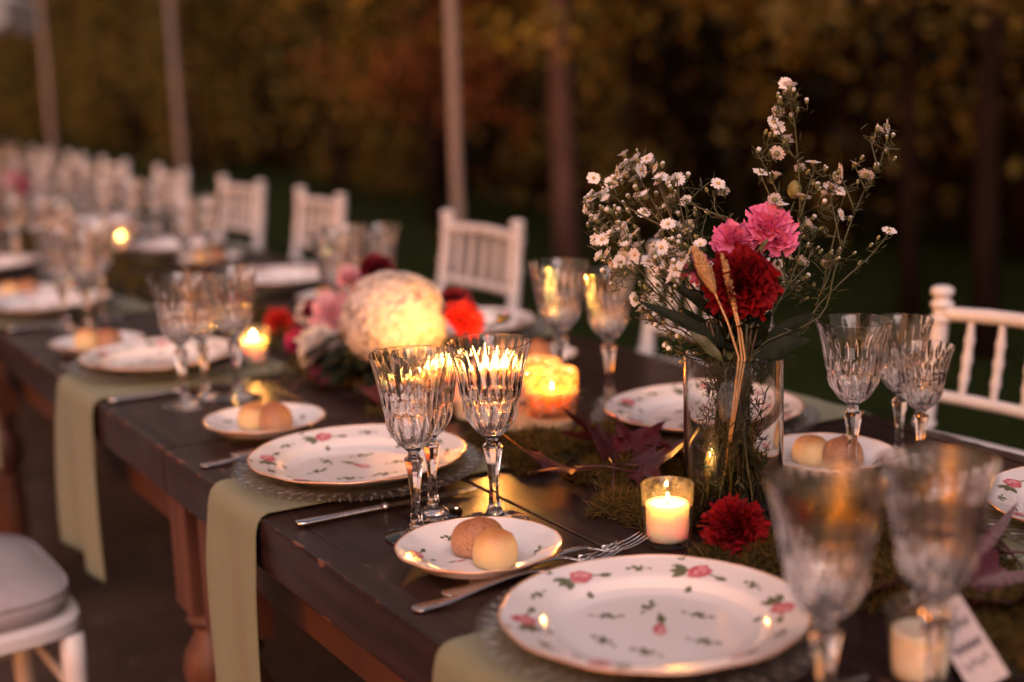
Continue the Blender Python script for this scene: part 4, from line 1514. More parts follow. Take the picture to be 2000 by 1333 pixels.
def maple_maker(variant, m):
    g = random.Random(variant)
    tips = [(-2.35, .50), (-1.25, .82), (0, 1.0), (1.25, .82), (2.35, .50)]
    out_ = []
    for k, (a, L) in enumerate(tips):
        a2 = a * .62
        for da, q in ((-.26, .55), (-.15, .68), (-.13, .60), (-.05, .86), (0, 1.0), (.05, .86), (.13, .60), (.15, .68), (.26, .55)):
            out_.append((a2 + da * (1.1 if L < .6 else 1), L * q * g.uniform(.93, 1.07)))
    out_ = [(-2.6, .30)] + out_ + [(2.6, .30)]
    rings = [.33, .66, 1.0]
    V = [(0, 0, 0)]
    c1, c2, c3 = g.uniform(.2, .45), g.uniform(-.3, .3), g.uniform(0, 6)
    S = .058
    def zz(x, y):
        r2 = x * x + y * y
        return c1 * r2 * math.sin(2 * math.atan2(y, x) + c3) + .10 * math.sin(9 * math.atan2(y, x)) * r2 + c2 * x * abs(x) * .6
    for q in rings:
        for a, r in out_:
            rr = r * q if q == 1 else (r * q * .75 + .25 * q * .6)
            x, y = rr * math.cos(a), rr * math.sin(a)
            V.append((x * S, y * S, zz(x, y) * S))
    n = len(out_)
    F = []
    for j in range(n - 1):
        F.append((0, 1 + j, 2 + j))
        for k in range(2):
            F.append((1 + k * n + j, 1 + (k + 1) * n + j, 1 + (k + 1) * n + j + 1, 1 + k * n + j + 1))
    zmin = min(v[2] for v in V)
    V = [(a, b, c - zmin) for a, b, c in V]
    mb = MB(); mb.add(V, F)
    root = mb.build('maple_leaf', m)
    mb = MB(); mb.tube([(0, 0, V[0][2]), (-.02, .002, V[0][2] + .004), (-.045, .006, V[0][2] + .002)], [.0012, .0009, .0008], 6)
    mb.build('leaf_stalk', m, root)
    return root
lv = [(.355, 1.395, 2.6, .25, .030, 1.75, 1, 'large burgundy maple leaf lying left of the votive, nearest the seam'), (.405, 1.405, 1.1, .75, .040, 1.5, 2, 'curled burgundy maple leaf standing up behind the large one'), (.450, 1.415, .4, .5, .03, 1.6, 3, 'dark red leaf left of the vase under the far plate'),
      (.50, 1.330, 2.0, .4, .028, 1.5, 2, 'red leaf tucked behind the vase'), (.470, 1.465, 3.4, .35, .035, 1.6, 1, 'burgundy leaf in front of the far-side plate'), (.535, 1.40, .9, -.3, .02, 1.3, 3, 'small dark red leaf by the rim of the far-side plate'), (.43, 1.35, 5.2, .5, .035, 1.5, 1, 'burgundy leaf heaped between the votive and the dark red leaf'),
      (.560, .965, 1.4, .5, .03, 1.6, 2, 'deep red leaf below the plate at the right border'), (.50, .900, 2.6, .4, .03, 1.6, 3, 'dark leaf behind the right out-of-focus glass'), (.43, .88, .2, .4, .03, 1.7, 1, 'dark burgundy leaf between the two foreground glasses'), (.55, .84, 4.0, .3, .03, 1.6, 2, 'dark leaf at the lower right border'),
      (.475, .96, 1.0, .5, .03, 1.5, 3, 'dark leaf seen between the foreground glass bowls'), (.44, .80, 3.0, .4, .03, 1.6, 2, 'dark leaf behind the place card'), (.39, .93, 4.6, .4, .02, 1.4, 1, 'dark leaf left of the right foreground glass stem'),
      (.345, 1.90, 1.2, .4, .02, 1.5, 1, 'dark leaf under the white rose'), (.40, 1.84, 2.7, .5, .02, 1.4, 2, 'dark red leaf below the hydrangea'), (.33, 2.10, .3, .4, .02, 1.4, 3, 'burgundy leaf beside the left votive'), (.365, 1.77, 4.2, .4, .03, 1.3, 1, 'leaf glowing beside the pillar candle')]
for i, (x, y, rz, tilt, z, s, k, lb) in enumerate(lv):
    place('maple%d' % k, (lambda k=k: maple_maker(k, 'maple2' if k == 3 else 'maple')), (x, y, T + max(.004, z - .018)), 0, s, lb, 'leaf', 'burgundy maple leaves on the runner', rot=(tilt, -tilt * .6, rz))

def leaf_thing(P0, dirv, L, wd, m, curl=.25, n=10, upv=(0, 0, 1)):
    """returns MB with one folded pointed leaf growing from P0"""
    d = Vector(dirv).normalized(); upv = Vector(upv)
    s = d.cross(upv).normalized(); nn = s.cross(d).normalized()
    mb = MB()
    def f(u, v):
        w_ = wd * math.sin(math.pi * min(1, u * .98 + .02)) ** .8 * (1 - .25 * u)
        y = (v - .5) * 2
        return Vector(P0) + d * (L * u) + s * (w_ * y) + nn * (abs(y) * w_ * .3 - curl * L * u * u + .0012 * math.sin(u * 13) * abs(y))
    mb.grid(f, n, 4)
    return mb

# ------------------------------------------------------------------ flowers
def carnation(name, Rr, m, seed, n=70, frill=.16, flat=.75):
    g = random.Random(seed)
    mb = MB()
    for k in range(n):
        q = (k + .5) / n
        th = 1.75 * q ** .75          # polar angle of petal direction
        ph = k * 2.39996 + g.uniform(-.2, .2)
        d = Vector((math.sin(th) * math.cos(ph), math.sin(th) * math.sin(ph), math.cos(th) * flat))
        L = Rr * g.uniform(.85, 1.1)
        sx = Vector((-math.sin(ph), math.cos(ph), 0)); sx = (sx + Vector((g.gauss(0, .35), g.gauss(0, .35), g.gauss(0, .35)))).normalized()
        nn = d.cross(sx).normalized()
        wd = Rr * g.uniform(.42, .62)
        f1, f2 = g.uniform(0, 6), g.uniform(0, 6)
        bend = g.uniform(-.15, .35)
        def f(u, v, d=d, sx=sx, nn=nn, L=L, wd=wd, f1=f1, f2=f2, bend=bend):
            y = (u - .5) * 2
            w_ = wd * (.12 + .88 * v ** 1.1)
            edge = 1 - .10 * y * y + (frill * .30 * math.sin(y * 17 + f2) if v > .99 else 0)
            wave = frill * Rr * v ** 2 * math.sin(y * 7 + f1) + bend * Rr * v ** 2
            return d * (L * v * edge) + sx * (w_ * y) + nn * wave
        mb.grid(f, 9, 4)
    o = mb.build(name, m)
    return o

def rose(name, Rr, m, seed, n=26):
    g = random.Random(seed)
    mb = MB()
    for k in range(n):
        q = k / (n - 1)
        ph = k * 2.39996
        r0 = Rr * (.10 + .72 * q)
        open_ = .15 + .75 * q ** 1.6
        h = Rr * (1.15 - .45 * q)
        wdt = 1.25 - .35 * q
        fa = g.uniform(0, 6)
        def f(u, v, r0=r0, open_=open_, h=h, ph=ph, wdt=wdt, fa=fa):
            y = (u - .5) * 2
            t = ph + y * wdt * (.5 + .5 * v)
            rad = r0 * (.35 + .65 * math.sin(min(1, v * 1.1) * math.pi / 2)) + open_ * Rr * .42 * v ** 3
            z = h * v * (1 - .22 * y * y) - open_ * Rr * .25 * v ** 4 - Rr * .35
            rad *= 1 + .04 * math.sin(y * 5 + fa) * v
            return (rad * math.cos(t), rad * math.sin(t), z)
        mb.grid(f, 8, 6)
    return mb.build(name, m)

def hydrangea(Rr, seed):
    g = random.Random(seed)
    mb = MB()
    n = 300
    for k in range(n):
        z = 1 - 1.75 * (k + .5) / n
        ph = k * 2.39996
        s = math.sqrt(max(0, 1 - z * z))
        d = Vector((s * math.cos(ph), s * math.sin(ph), z)) + Vector((g.gauss(0, .07), g.gauss(0, .07), g.gauss(0, .07)))
        d.normalize()
        rr = Rr * (g.uniform(.90, 1.04) + .05 * math.sin(ph * 3 + z * 5)) * (1 if k % 3 else .93)
        a = d.orthogonal().normalized(); b = d.cross(a)
        rot = g.uniform(0, 1.57)
        sz = Rr * g.uniform(.19, .26)
        c = d * rr
        for p in range(4):
            t = rot + p * math.pi / 2
            e = a * math.cos(t) + b * math.sin(t); e2 = d.cross(e)
            V = [c, c + e * sz * .55 + e2 * sz * .42 + d * sz * .22, c + e * sz * 1.05 + e2 * sz * .18 + d * sz * .05, c + e * sz * 1.05 - e2 * sz * .18 + d * sz * .05, c + e * sz * .55 - e2 * sz * .42 + d * sz * .18]
            mb.add(V, [(0, 1, 2), (0, 2, 3), (0, 3, 4)])
    mb.lathe([(Rr * .86 * math.sin(a), -Rr * .86 * math.cos(a)) for a in [math.pi * i / 14 for i in range(15)]], 28)
    return mb.build('hydrangea', 'white', None, False)

o = hydrangea(.078, 3); o.location = (.424, 2.015, .868); o.scale = (1.0, 1.04, .93)
tag(o, 'big white hydrangea head, warm on its candle side, in the table centre', 'hydrangea')
def put(o, loc, rot, label, cat, group=None):
    o.location = loc; o.rotation_euler = rot; tag(o, label, cat, group)
gf = 'cut flowers in the middle arrangement'
put(carnation('rose', .040, 'palepink', 1, 40, .05, .8), (.415, 2.225, .845), (.9, -.5, 0), 'pale pink rose left of the white hydrangea', 'rose', gf)
put(carnation('rose', .038, 'white', 2, 40, .05, .8), (.362, 2.170, .805), (1.0, -.3, 0), 'small white rose below the pale pink rose', 'rose', gf)
put(carnation('rose', .028, 'scarlet', 3, 40, .05, .8), (.430, 2.530, .790), (.8, -.2, 0), 'scarlet rose beside the burning votive at left', 'rose', gf)
put(carnation('rose', .024, 'white', 4, 40, .05, .8), (.46, 2.46, .81), (.8, -.2, 0), 'tiny white rose between scarlet and pink ones', 'rose', gf)
put(carnation('carnation', .030, 'burgundy', 5, 40), (.44, 2.36, .83), (.8, -.2, 0), 'burgundy carnation left of the pale pink rose', 'carnation', gf)
put(carnation('carnation', .026, 'magenta', 6, 40), (.385, 2.32, .79), (1.0, -.3, 0), 'magenta carnation under the burgundy one', 'carnation', gf)
put(carnation('carnation', .030, 'burgundy', 7, 40), (.47, 2.17, .925), (.5, -.2, 0), 'burgundy carnation above the pale pink rose', 'carnation', gf)
put(carnation('carnation', .034, 'scarlet', 8, 44), (.505, 1.94, .866), (.7, .5, 0), 'scarlet carnation right of the white hydrangea', 'carnation', gf)
put(carnation('carnation', .030, 'burgundy', 9, 40), (.52, 1.99, .885), (.6, .3, 0), 'burgundy carnation behind the scarlet one right of the hydrangea', 'carnation', gf)
put(carnation('rose', .026, 'palepink', 10, 40, .05, .8), (.47, 2.28, .895), (.5, -.2, 0), 'pale rosebud on a tall stem above the pink rose', 'rose', gf)
put(carnation('rose', .026, 'white', 11, 40, .05, .8), (.470, 1.745, .800), (.9, -.3, 0), 'fallen cream rose lit yellow beside the wood slice candles', 'rose', gf)
put(carnation('rose', .04, 'white', 12, 40, .05, .8), (.43, 4.15, .85), (.7, -.3, 0), 'blurred white rose far along the runner', 'rose', gf)
put(carnation('carnation', .04, 'burgundy', 13, 40), (.43, 4.35, .83), (.7, -.3, 0), 'blurred burgundy carnation far along the runner', 'carnation', gf)
put(carnation('carnation', .045, 'magenta', 14, 40), (.47, 5.02, .90), (.7, -.3, 0), 'magenta carnation at the far left border', 'carnation', gf)
put(hydrangea(.06, 8), (.43, 5.25, .87), (0, 0, 0), 'far white hydrangea barely visible at the left border', 'hydrangea', gf)

# low dark bowl under the arrangement with leaves
mb = MB(); mb.lathe([(0, 0), (.045, 0), (.060, .02), (.068, .05), (.066, .052), (.058, .022), (.04, .006), (0, .006)], 32)
o = mb.build('flower_bowl', 'darkleaf'); o.location = (.43, 2.08, T + .001); tag(o, 'low dark bowl holding the middle flower arrangement', 'bowl')
g = random.Random(31)
lroot = empty('leafy_sprig', (.43, 2.08, T + .05)); tag(lroot, 'dark green leaves spilling around the middle flower arrangement', 'foliage')
for k in range(58):
    a = g.uniform(0, 6.28); el = g.uniform(-.5, .15)
    r0 = g.uniform(.03, .10)
    st = (r0 * math.cos(a) * .8, r0 * math.sin(a) * 1.5, g.uniform(-.015, .025))
    mb = leaf_thing(st, (math.cos(a), math.sin(a) * 1.3, el), g.uniform(.045, .085), g.uniform(.014, .022), 'darkleaf', g.uniform(.1, .5))
    mb.build('leaf', 'darkleaf' if g.random() < .8 else 'olive', lroot)
lroot = empty('leafy_sprig', (.53, 1.90, T + .10)); tag(lroot, 'small olive leaf sprig right of the scarlet carnation', 'foliage')
for k in range(6):
    leaf_thing((0, -.01 * k, .004 * k), (1 - .3 * k, -.7, .5), .035, .011, 'olive').build('leaf', 'olive', lroot)

# carnation lying on the moss in front of the vase
put(carnation('carnation', .030, 'red', 20, 90), (.350, 1.085, T + .032), (R(48), R(-26), 0), 'deep red carnation lying on the moss in front of the vase', 'carnation', 'loose cut flowers')

# ------------------------------------------------------------------ vase and bouquet
VX, VY = .4215, 1.176
VR, VH = .0535, .190
vroot = empty('vase', (VX, VY, T + .0006))
tag(vroot, 'clear straight-sided glass vase holding the daisy and carnation bouquet', 'vase')
mb = MB()
t = .0026
mb.lathe([(0, 0), (VR - .002, 0), (VR, .002), (VR, VH - .001), (VR - t / 2, VH), (VR - t, VH - .001), (VR - t, .013), (VR - t - .004, .0095), (0, .009)], 96)
mb.build('cylinder', 'vase', vroot, True, sharp=50)

def at(px, py, b=0.0):
    """point seen at picture position (px,py of the 2000 px photograph), b metres beyond the vase's depth"""
    dx, dy = px - 1000, py - 666.5
    d = Fv * F_PX + right * dx - up * dy
    depth = (Vector((VX, VY, .95)) - CAM).dot(Fv) + b
    return CAM + d * (depth / F_PX)
def crop(x, y):           # coordinates noted on an enlarged view
    return 1100 + x / 2.836, 130 + y / 2.836

def daisy_mesh(kind, seed):
    g = random.Random(seed)
    mb = MB()
    Rr = .0074
    if kind == 'open' or kind == 'half':
        n = g.choice((13, 15, 17))
        for k in range(n):
            t = 2 * math.pi * k / n + g.uniform(-.08, .08)
            L = Rr * g.uniform(.88, 1.08)
            e = Vector((math.cos(t), math.sin(t), 0)); s = Vector((-math.sin(t), math.cos(t), 0))
            lift = g.uniform(-.05, .2) if kind == 'open' else g.uniform(.4, .75)
            zt = lambda u: (lift * Rr * u * (1 - .3 * u))
            sh = 1 if kind == 'open' else .88
            wd = Rr * .195
            V = [e * Rr * .18 * sh + s * wd * .5, e * Rr * .18 * sh - s * wd * .5, e * L * .6 * sh + s * wd + Vector((0, 0, zt(.6))), e * L * .6 * sh - s * wd + Vector((0, 0, zt(.6))),
                 e * L * .95 * sh + s * wd * .6 + Vector((0, 0, zt(.95))), e * L * .95 * sh - s * wd * .6 + Vector((0, 0, zt(.95)))]
            mb.add(V, [(0, 1, 3, 2), (2, 3, 5, 4)], 0)
        mb.lathe([(Rr * .24, .0002), (Rr * .24, .0008), (Rr * .15, .0013), (0, .0015)], 10, 1)
        mb.lathe([(0, -.0040), (Rr * .16, -.0036), (Rr * .32, -.0018), (Rr * .34, .0001)], 10, 2)
    else:
        q = .6 if kind == 'bud' else .8
        mb.lathe([(0, -.0030), (.0012 * q / .6, -.0022), (.0018 * q / .6, -.0004), (.0016 * q / .6, .0012), (.0008, .0020)], 9, 2)
        if kind == 'tight':
            mb.lathe([(.0019, .0004), (.0024, .0018), (.0022, .0034), (.0010, .0042), (0, .0043)], 9, 0)
        else:
            mb.lathe([(.0014, .0010), (.0012, .0022), (.0005, .0028), (0, .0029)], 8, 1 if g.random() < .5 else 0)
    return mb.mesh('daisy_head', ['petal', 'disc', 'calyx'], True)
DM = {'open': [daisy_mesh('open', i) for i in range(4)], 'half': [daisy_mesh('half', i) for i in range(3)], 'tight': [daisy_mesh('tight', i) for i in range(2)], 'bud': [daisy_mesh('bud', i) for i in range(3)]}

gs = random.Random(77)
ROOT = Vector((VX, VY, T + .02))
sprays = [
  # label, main stems (lists of photo positions tip->mouth), heads in crop coordinates
  ('tallest daisy spray, rising straight up at the middle right of the bouquet', .0,
   [[(1533, 170), (1550, 230), (1558, 310), (1562, 400), (1555, 520), (1530, 640)], [(1510, 230), (1545, 300)], [(1480, 300), (1520, 380), (1548, 470)], [(1590, 330), (1565, 420)], [(1487, 345), (1520, 430), (1535, 560)]],
   [(1230, 95), (1188, 250), (1165, 310), (1185, 480), (1092, 587), (1310, 560), (1385, 530), (1330, 720), (1170, 735), (1200, 760)], [(1178, 605), (1240, 400)], [(1265, 280), (1078, 470), (1225, 150)], [(1190, 160), (1295, 160), (1208, 208), (1298, 240), (1145, 380), (1222, 425), (1265, 150), (1385, 648), (1418, 680), (1450, 560), (1355, 585), (1240, 130)]),
  ('daisy spray leaning to the upper right with small clustered heads', .01,
   [[(1738, 255), (1715, 330), (1690, 370), (1660, 440), (1630, 530), (1600, 620), (1560, 690)], [(1700, 275), (1715, 330)], [(1640, 340), (1665, 400)], [(1670, 325), (1690, 370)], [(1620, 375), (1640, 470)], [(1640, 420), (1620, 510)]],
   [(1535, 580), (1618, 540), (1680, 600), (1720, 400), (1795, 335), (1470, 680), (1530, 690), (1540, 820)], [(1745, 350), (1440, 710), (1490, 665)], [(1732, 555), (1825, 385), (1792, 470), (1445, 755), (1385, 840)], [(1655, 505), (1740, 345), (1700, 640), (1500, 600), (1355, 990), (1485, 1025)]),
  ('lone low daisy twig reaching to the far right', .02,
   [[(1737, 455), (1700, 500), (1650, 545), (1600, 595), (1560, 650), (1520, 700)]],
   [(1805, 910)], [], [], [(1745, 950), (1705, 990), (1612, 1035), (1640, 1090)]),
  ('daisy spray at the right of the dark red carnation', .03,
   [[(1620, 510), (1600, 580), (1570, 650), (1530, 700)], [(1570, 440), (1575, 520), (1555, 610)], [(1555, 560), (1550, 640)], [(1640, 480), (1610, 560)]],
   [(1310, 885), (1365, 890), (1240, 1040), (1330, 1180), (1455, 1095), (1190, 1095)], [(1345, 875), (1200, 1160), (1320, 1085)], [(1305, 1235), (1350, 1165)], [(1328, 945), (1410, 1005), (1425, 900), (1270, 1220), (1255, 1135), (1480, 1040), (1235, 835), (1390, 1210)]),
  ('dense daisy cluster arching at the upper left of the bouquet', .045,
   [[(1218, 300), (1250, 350), (1290, 420), (1340, 500), (1400, 600), (1440, 690)], [(1160, 350), (1220, 400), (1290, 440)], [(1260, 310), (1290, 370), (1320, 460)], [(1290, 350), (1310, 420), (1350, 510)], [(1245, 390), (1300, 440)], [(1322, 350), (1335, 430), (1380, 540)]],
   [(168, 620), (300, 590), (330, 545), (465, 510), (430, 575), (510, 560), (530, 630), (635, 625), (430, 720), (445, 810), (225, 700), (300, 612), (545, 612)], [(338, 490), (370, 535), (408, 515), (490, 540), (565, 780), (608, 730), (350, 600)], [(515, 708), (440, 520)], [(410, 468), (480, 500), (395, 560), (335, 755), (545, 550), (430, 625), (620, 700), (585, 735), (325, 640), (520, 830), (255, 650)]),
  ('daisy spray with one head reaching behind the pink flowers', .05,
   [[(1400, 360), (1395, 400), (1405, 420), (1430, 430), (1455, 470), (1470, 560), (1460, 680)], [(1340, 395), (1345, 450), (1370, 520), (1410, 620)], [(1375, 365), (1350, 395), (1400, 420)], [(1380, 420), (1370, 480), (1400, 560)]],
   [(858, 650), (678, 745), (1120, 850), (945, 905), (690, 890)], [(640, 625), (625, 905)], [(640, 820), (800, 810)], [(795, 685), (870, 895), (730, 820), (700, 880), (625, 705)]),
  ('thick daisy spray filling the left side of the bouquet', .0,
   [[(1150, 400), (1200, 470), (1260, 540), (1330, 620), (1400, 690)], [(1160, 480), (1220, 520), (1290, 580)], [(1240, 450), (1270, 520), (1330, 600), (1400, 680)], [(1185, 420), (1230, 500)], [(1290, 450), (1310, 530), (1360, 620), (1420, 700)], [(1180, 500), (1240, 540)]],
   [(150, 740), (200, 710), (130, 775), (230, 885), (285, 900), (395, 925), (180, 960), (215, 960), (240, 1040), (340, 1050), (310, 1080), (330, 900), (360, 855), (330, 1020), (375, 1080)], [(240, 740), (185, 850), (300, 920), (350, 1000), (150, 720), (420, 1000)], [(155, 838), (310, 800), (265, 1170), (250, 800)], [(180, 910), (185, 848), (265, 805), (250, 780), (240, 990), (280, 1115), (330, 1120), (430, 1045), (360, 800), (300, 870), (210, 780), (400, 890), (395, 1295), (425, 1205), (455, 1225)]),
  ('daisy spray with wide open heads just left of the wheat stem', -.02,
   [[(1275, 480), (1300, 540), (1350, 620), (1420, 690)], [(1320, 500), (1350, 570), (1400, 650)], [(1365, 480), (1380, 560), (1420, 650)], [(1340, 450), (1350, 520)]],
   [(500, 995), (540, 920), (628, 1060), (685, 905), (470, 1080), (520, 1095), (640, 985), (700, 1030), (745, 1000), (500, 1035), (560, 1060), (610, 1120)], [(625, 890), (570, 1010), (660, 1050), (775, 1000), (540, 1130), (600, 1180)], [(610, 960), (640, 980)], [(500, 1060), (590, 960), (680, 990), (545, 1160), (650, 1180), (700, 1100), (480, 1140), (620, 1220)]),
  ('low brown twiggy daisy spray drooping at the left of the vase mouth', .01,
   [[(1265, 610), (1300, 640), (1350, 670), (1400, 700)], [(1250, 570), (1290, 600), (1350, 640), (1410, 690)], [(1310, 680), (1350, 695), (1390, 705)], [(1240, 620), (1290, 650)]],
   [(470, 1320), (395, 1290)], [(450, 1290), (500, 1310), (430, 1350), (480, 1380)], [(590, 1560), (480, 1240)], [(560, 1420), (600, 1480), (640, 1500), (520, 1370), (650, 1430), (690, 1580), (570, 1530), (620, 1400), (480, 1400), (540, 1300), (600, 1300), (660, 1360)]),
]
head_i = 0
for si, (lb, b, stems, opens, halfs, tights, buds) in enumerate(sprays):
    g = random.Random(100 + si)
    root = empty('daisy_spray', ROOT)
    tag(root, lb, 'daisies', 'white daisy sprays in the vase')
    mb = MB()
    nodes = []
    def smooth_path(P, k=4):
        out_ = []
        for i in range(len(P) - 1):
            p0 = P[max(i - 1, 0)]; p1 = P[i]; p2 = P[i + 1]; p3 = P[min(i + 2, len(P) - 1)]
            for j in range(k):
                t_ = j / k
                out_.append(.5 * ((2 * p1) + (p2 - p0) * t_ + (2 * p0 - 5 * p1 + 4 * p2 - p3) * t_ ** 2 + (3 * p1 - p0 - 3 * p2 + p3) * t_ ** 3))
        out_.append(P[-1])
        return out_
    for k, path in enumerate(stems):
        L = len(path)
        pts = [at(x, y, b * (1 - i / max(1, L - 1)) + g.uniform(-.008, .008)) for i, (x, y) in enumerate(path)]
        if k == 0 or path[-1][1] > 600:
            # down through the mouth to the bottom of the vase
            mouth = Vector((VX + g.uniform(-.030, .030), VY + g.uniform(-.030, .030), T + VH + .004))
            a = g.uniform(0, 6.28); r_ = g.uniform(.015, .042)
            pts[-1] = (pts[-1] * .35 + mouth * .65)
            dm = Vector((mouth.x - VX, mouth.y - VY, 0))
            pts += [Vector((VX, VY, T + VH * .55)) + dm * .4 + Vector((g.uniform(-.012, .012), g.uniform(-.012, .012), 0)), Vector((VX + r_ * math.cos(a), VY + r_ * math.sin(a), T + .018))]
        elif nodes:
            q = min(nodes, key=lambda p: (p - pts[-1]).length)
            pts.append(q.copy())
        sp = smooth_path(pts)
        nodes += [p for p in sp if p.z > T + VH]
        n = len(sp)
        mb.tube([p - ROOT for p in sp], [.0007 + .0008 * i / n for i in range(n)], 5)
    mouthp = Vector((VX, VY, T + VH))
    leaf_spots = list(nodes)
    def head(x, y, kind, jit=.022):
        global head_i
        px, py = crop(x, y)
        P = at(px, py, b + g.uniform(-jit, jit))
        cand = [q for q in nodes if (q - mouthp).length < (P - mouthp).length - .004]
        q = min(cand or nodes, key=lambda c: (c - P).length + .25 * abs(c.z - (P.z - .02)))
        out_d = (P - (mouthp + Vector((0, 0, .05)))).normalized()
        tocam = (CAM - P).normalized()
        nrm = (out_d * .7 + tocam * g.uniform(-.5, 1.2) + Vector((g.gauss(0, .45), g.gauss(0, .45), g.gauss(.1, .4)))).normalized()
        if kind == 'half': nrm = (out_d + Vector((g.gauss(0, .3), g.gauss(0, .3), g.gauss(.3, .3)))).normalized()
        if kind in ('tight', 'bud'): nrm = (out_d * .8 + Vector((g.gauss(0, .35), g.gauss(0, .35), .5))).normalized()
        me = g.choice(DM[kind])
        o = bpy.data.objects.new('bud' if kind in ('bud', 'tight') else 'daisy_head', me)
        col.objects.link(o); o.parent = root
        o.location = P - ROOT
        s_ = g.uniform(1.0, 1.32) if kind in ('open', 'half') else g.uniform(.9, 1.25)
        if kind == 'open' and abs(x - 1120) < 2: s_ = 1.25
        o.scale = (s_,) * 3
        o.rotation_euler = nrm.to_track_quat('Z', 'Y').to_euler()
        e = P - nrm * .003
        mid = q.lerp(e, .55) + Vector((g.gauss(0, .0025), g.gauss(0, .0025), -.003 + g.gauss(0, .002)))
        pre = e - nrm * min(.012, (e - q).length * .35)
        mb.tube([p - ROOT for p in smooth_path([q, mid, pre, e], 3)], .00042, 4)
        nodes.extend([mid, pre])
        leaf_spots.extend([mid, q.lerp(mid, .5), pre])
        head_i += 1
    for h in opens: head(*h, 'open')
    for h in halfs: head(*h, 'half')
    for h in tights: head(*h, 'tight')
    for h in buds: head(*h, 'bud')
    # extra random small buds near the cluster
    allh = opens + halfs + tights + buds
    for _ in range(int(len(allh) * (.5 if si not in (2,) else 0))):
        hx, hy = g.choice(allh)
        head(hx + g.uniform(-55, 55), hy + g.uniform(-35, 60), 'bud' if g.random() < .75 else 'tight', .03)
    if si in (0, 1, 3, 4, 5, 6, 7):
        for _ in range(int(len(opens) * (.6 if si in (4, 6, 7) else .3))):
            hx, hy = g.choice(opens + halfs)
            head(hx + g.uniform(-50, 50), hy + g.uniform(-20, 45), 'open' if g.random() < .6 else 'half', .035)
    mb.build('stems', 'stem2' if si in (4, 8) else 'stem', root).name = 'stem'
    # thread-like leaves
    mb = MB()
    for _ in range(260 if si != 2 else 40):
        p = g.choice(leaf_spots)
        p = p + Vector((g.gauss(0, .002), g.gauss(0, .002), g.gauss(0, .003)))
        d = ((p - mouthp).normalized() * .7 + Vector((g.gauss(0, .6), g.gauss(0, .6), g.gauss(0, .5)))).normalized()
        L = g.uniform(.006, .016)
        s_ = d.cross(Vector((g.gauss(0, 1), g.gauss(0, 1), g.gauss(0, 1)))).normalized() * .0006
        q = p - ROOT
        mb.add([q - s_, q + s_, q + d * L * .6 + s_ * .8, q + d * L * .6 - s_ * .8, q + d * L + Vector((0, 0, -.001))], [(0, 1, 2, 3), (3, 2, 4)])
    lf = mb.build('thin_leaves', 'stem', root, False); lf['kind'] = 'stuff'
    # leafy growth inside the vase
    mb = MB()
    for _ in range(120):
        h = g.uniform(.02, VH - .005); a = g.uniform(0, 6.28); r_ = g.uniform(.0, .036)
        q = Vector((VX + r_ * math.cos(a), VY + r_ * math.sin(a), T + h)) - ROOT
        for _k in range(3):
            d = Vector((g.gauss(0, .5), g.gauss(0, .5), g.gauss(.5, .6))).normalized()
            L = g.uniform(.007, .017)
            e_ = q + d * L
            lim = VR - .006
            ex, ey = e_.x + ROOT.x - VX, e_.y + ROOT.y - VY
            if math.hypot(ex, ey) > lim or not (.014 < e_.z + ROOT.z - T): continue
            s_ = d.cross(Vector((g.gauss(0, 1), g.gauss(0, 1), g.gauss(0, 1)))).normalized() * g.uniform(.0005, .0011)
            mb.add([q - s_ * .5, q + s_ * .5, q + d * L * .6 + s_, q + d * L * .6 - s_, e_], [(0, 1, 2, 3), (3, 2, 4)])
    lf = mb.build('submerged_leaves', 'stem', root, False); lf.name = 'lower_leaves'; lf['kind'] = 'stuff'

gq = random.Random(55)
root = empty('bunch_of_stems', (VX, VY, T + .012))
tag(root, 'crowded dark green stems crossing inside the clear vase', 'stems')
for k in range(26):
    a = gq.uniform(0, 6.28); a2 = a + math.pi + gq.uniform(-.9, .9)
    r1 = gq.uniform(.012, .044); r2 = gq.uniform(.008, .040)
    P = []
    for i in range(9):
        u = i / 8
        x = r1 * math.cos(a) * (1 - u) + r2 * math.cos(a2) * u + gq.gauss(0, .0008); y = r1 * math.sin(a) * (1 - u) + r2 * math.sin(a2) * u + gq.gauss(0, .0008)
        P.append((x, y, .004 + (VH + .02) * u))
    rr = gq.uniform(.0009, .0024)
    mb = MB(); mb.tube(P, [rr * (1.25 if i in (2, 5) else 1) for i in range(9)], 7)
    mb.build('stem', gq.choice(['stem', 'stem2', 'darkleaf']), root)
for k in range(46):
    a = gq.uniform(0, 6.28); q = gq.uniform(.0, .020); h = gq.uniform(VH - .02, VH + .085)
    el = gq.uniform(-.1, .9); L = gq.uniform(.022, .046)
    leaf_thing((q * math.cos(a), q * math.sin(a), h), (math.cos(a), math.sin(a), el), L, gq.uniform(.005, .0095), 'darkleaf', gq.uniform(0, .35), 6).build('small_leaf', 'darkleaf' if gq.random() < .8 else 'olive', root)

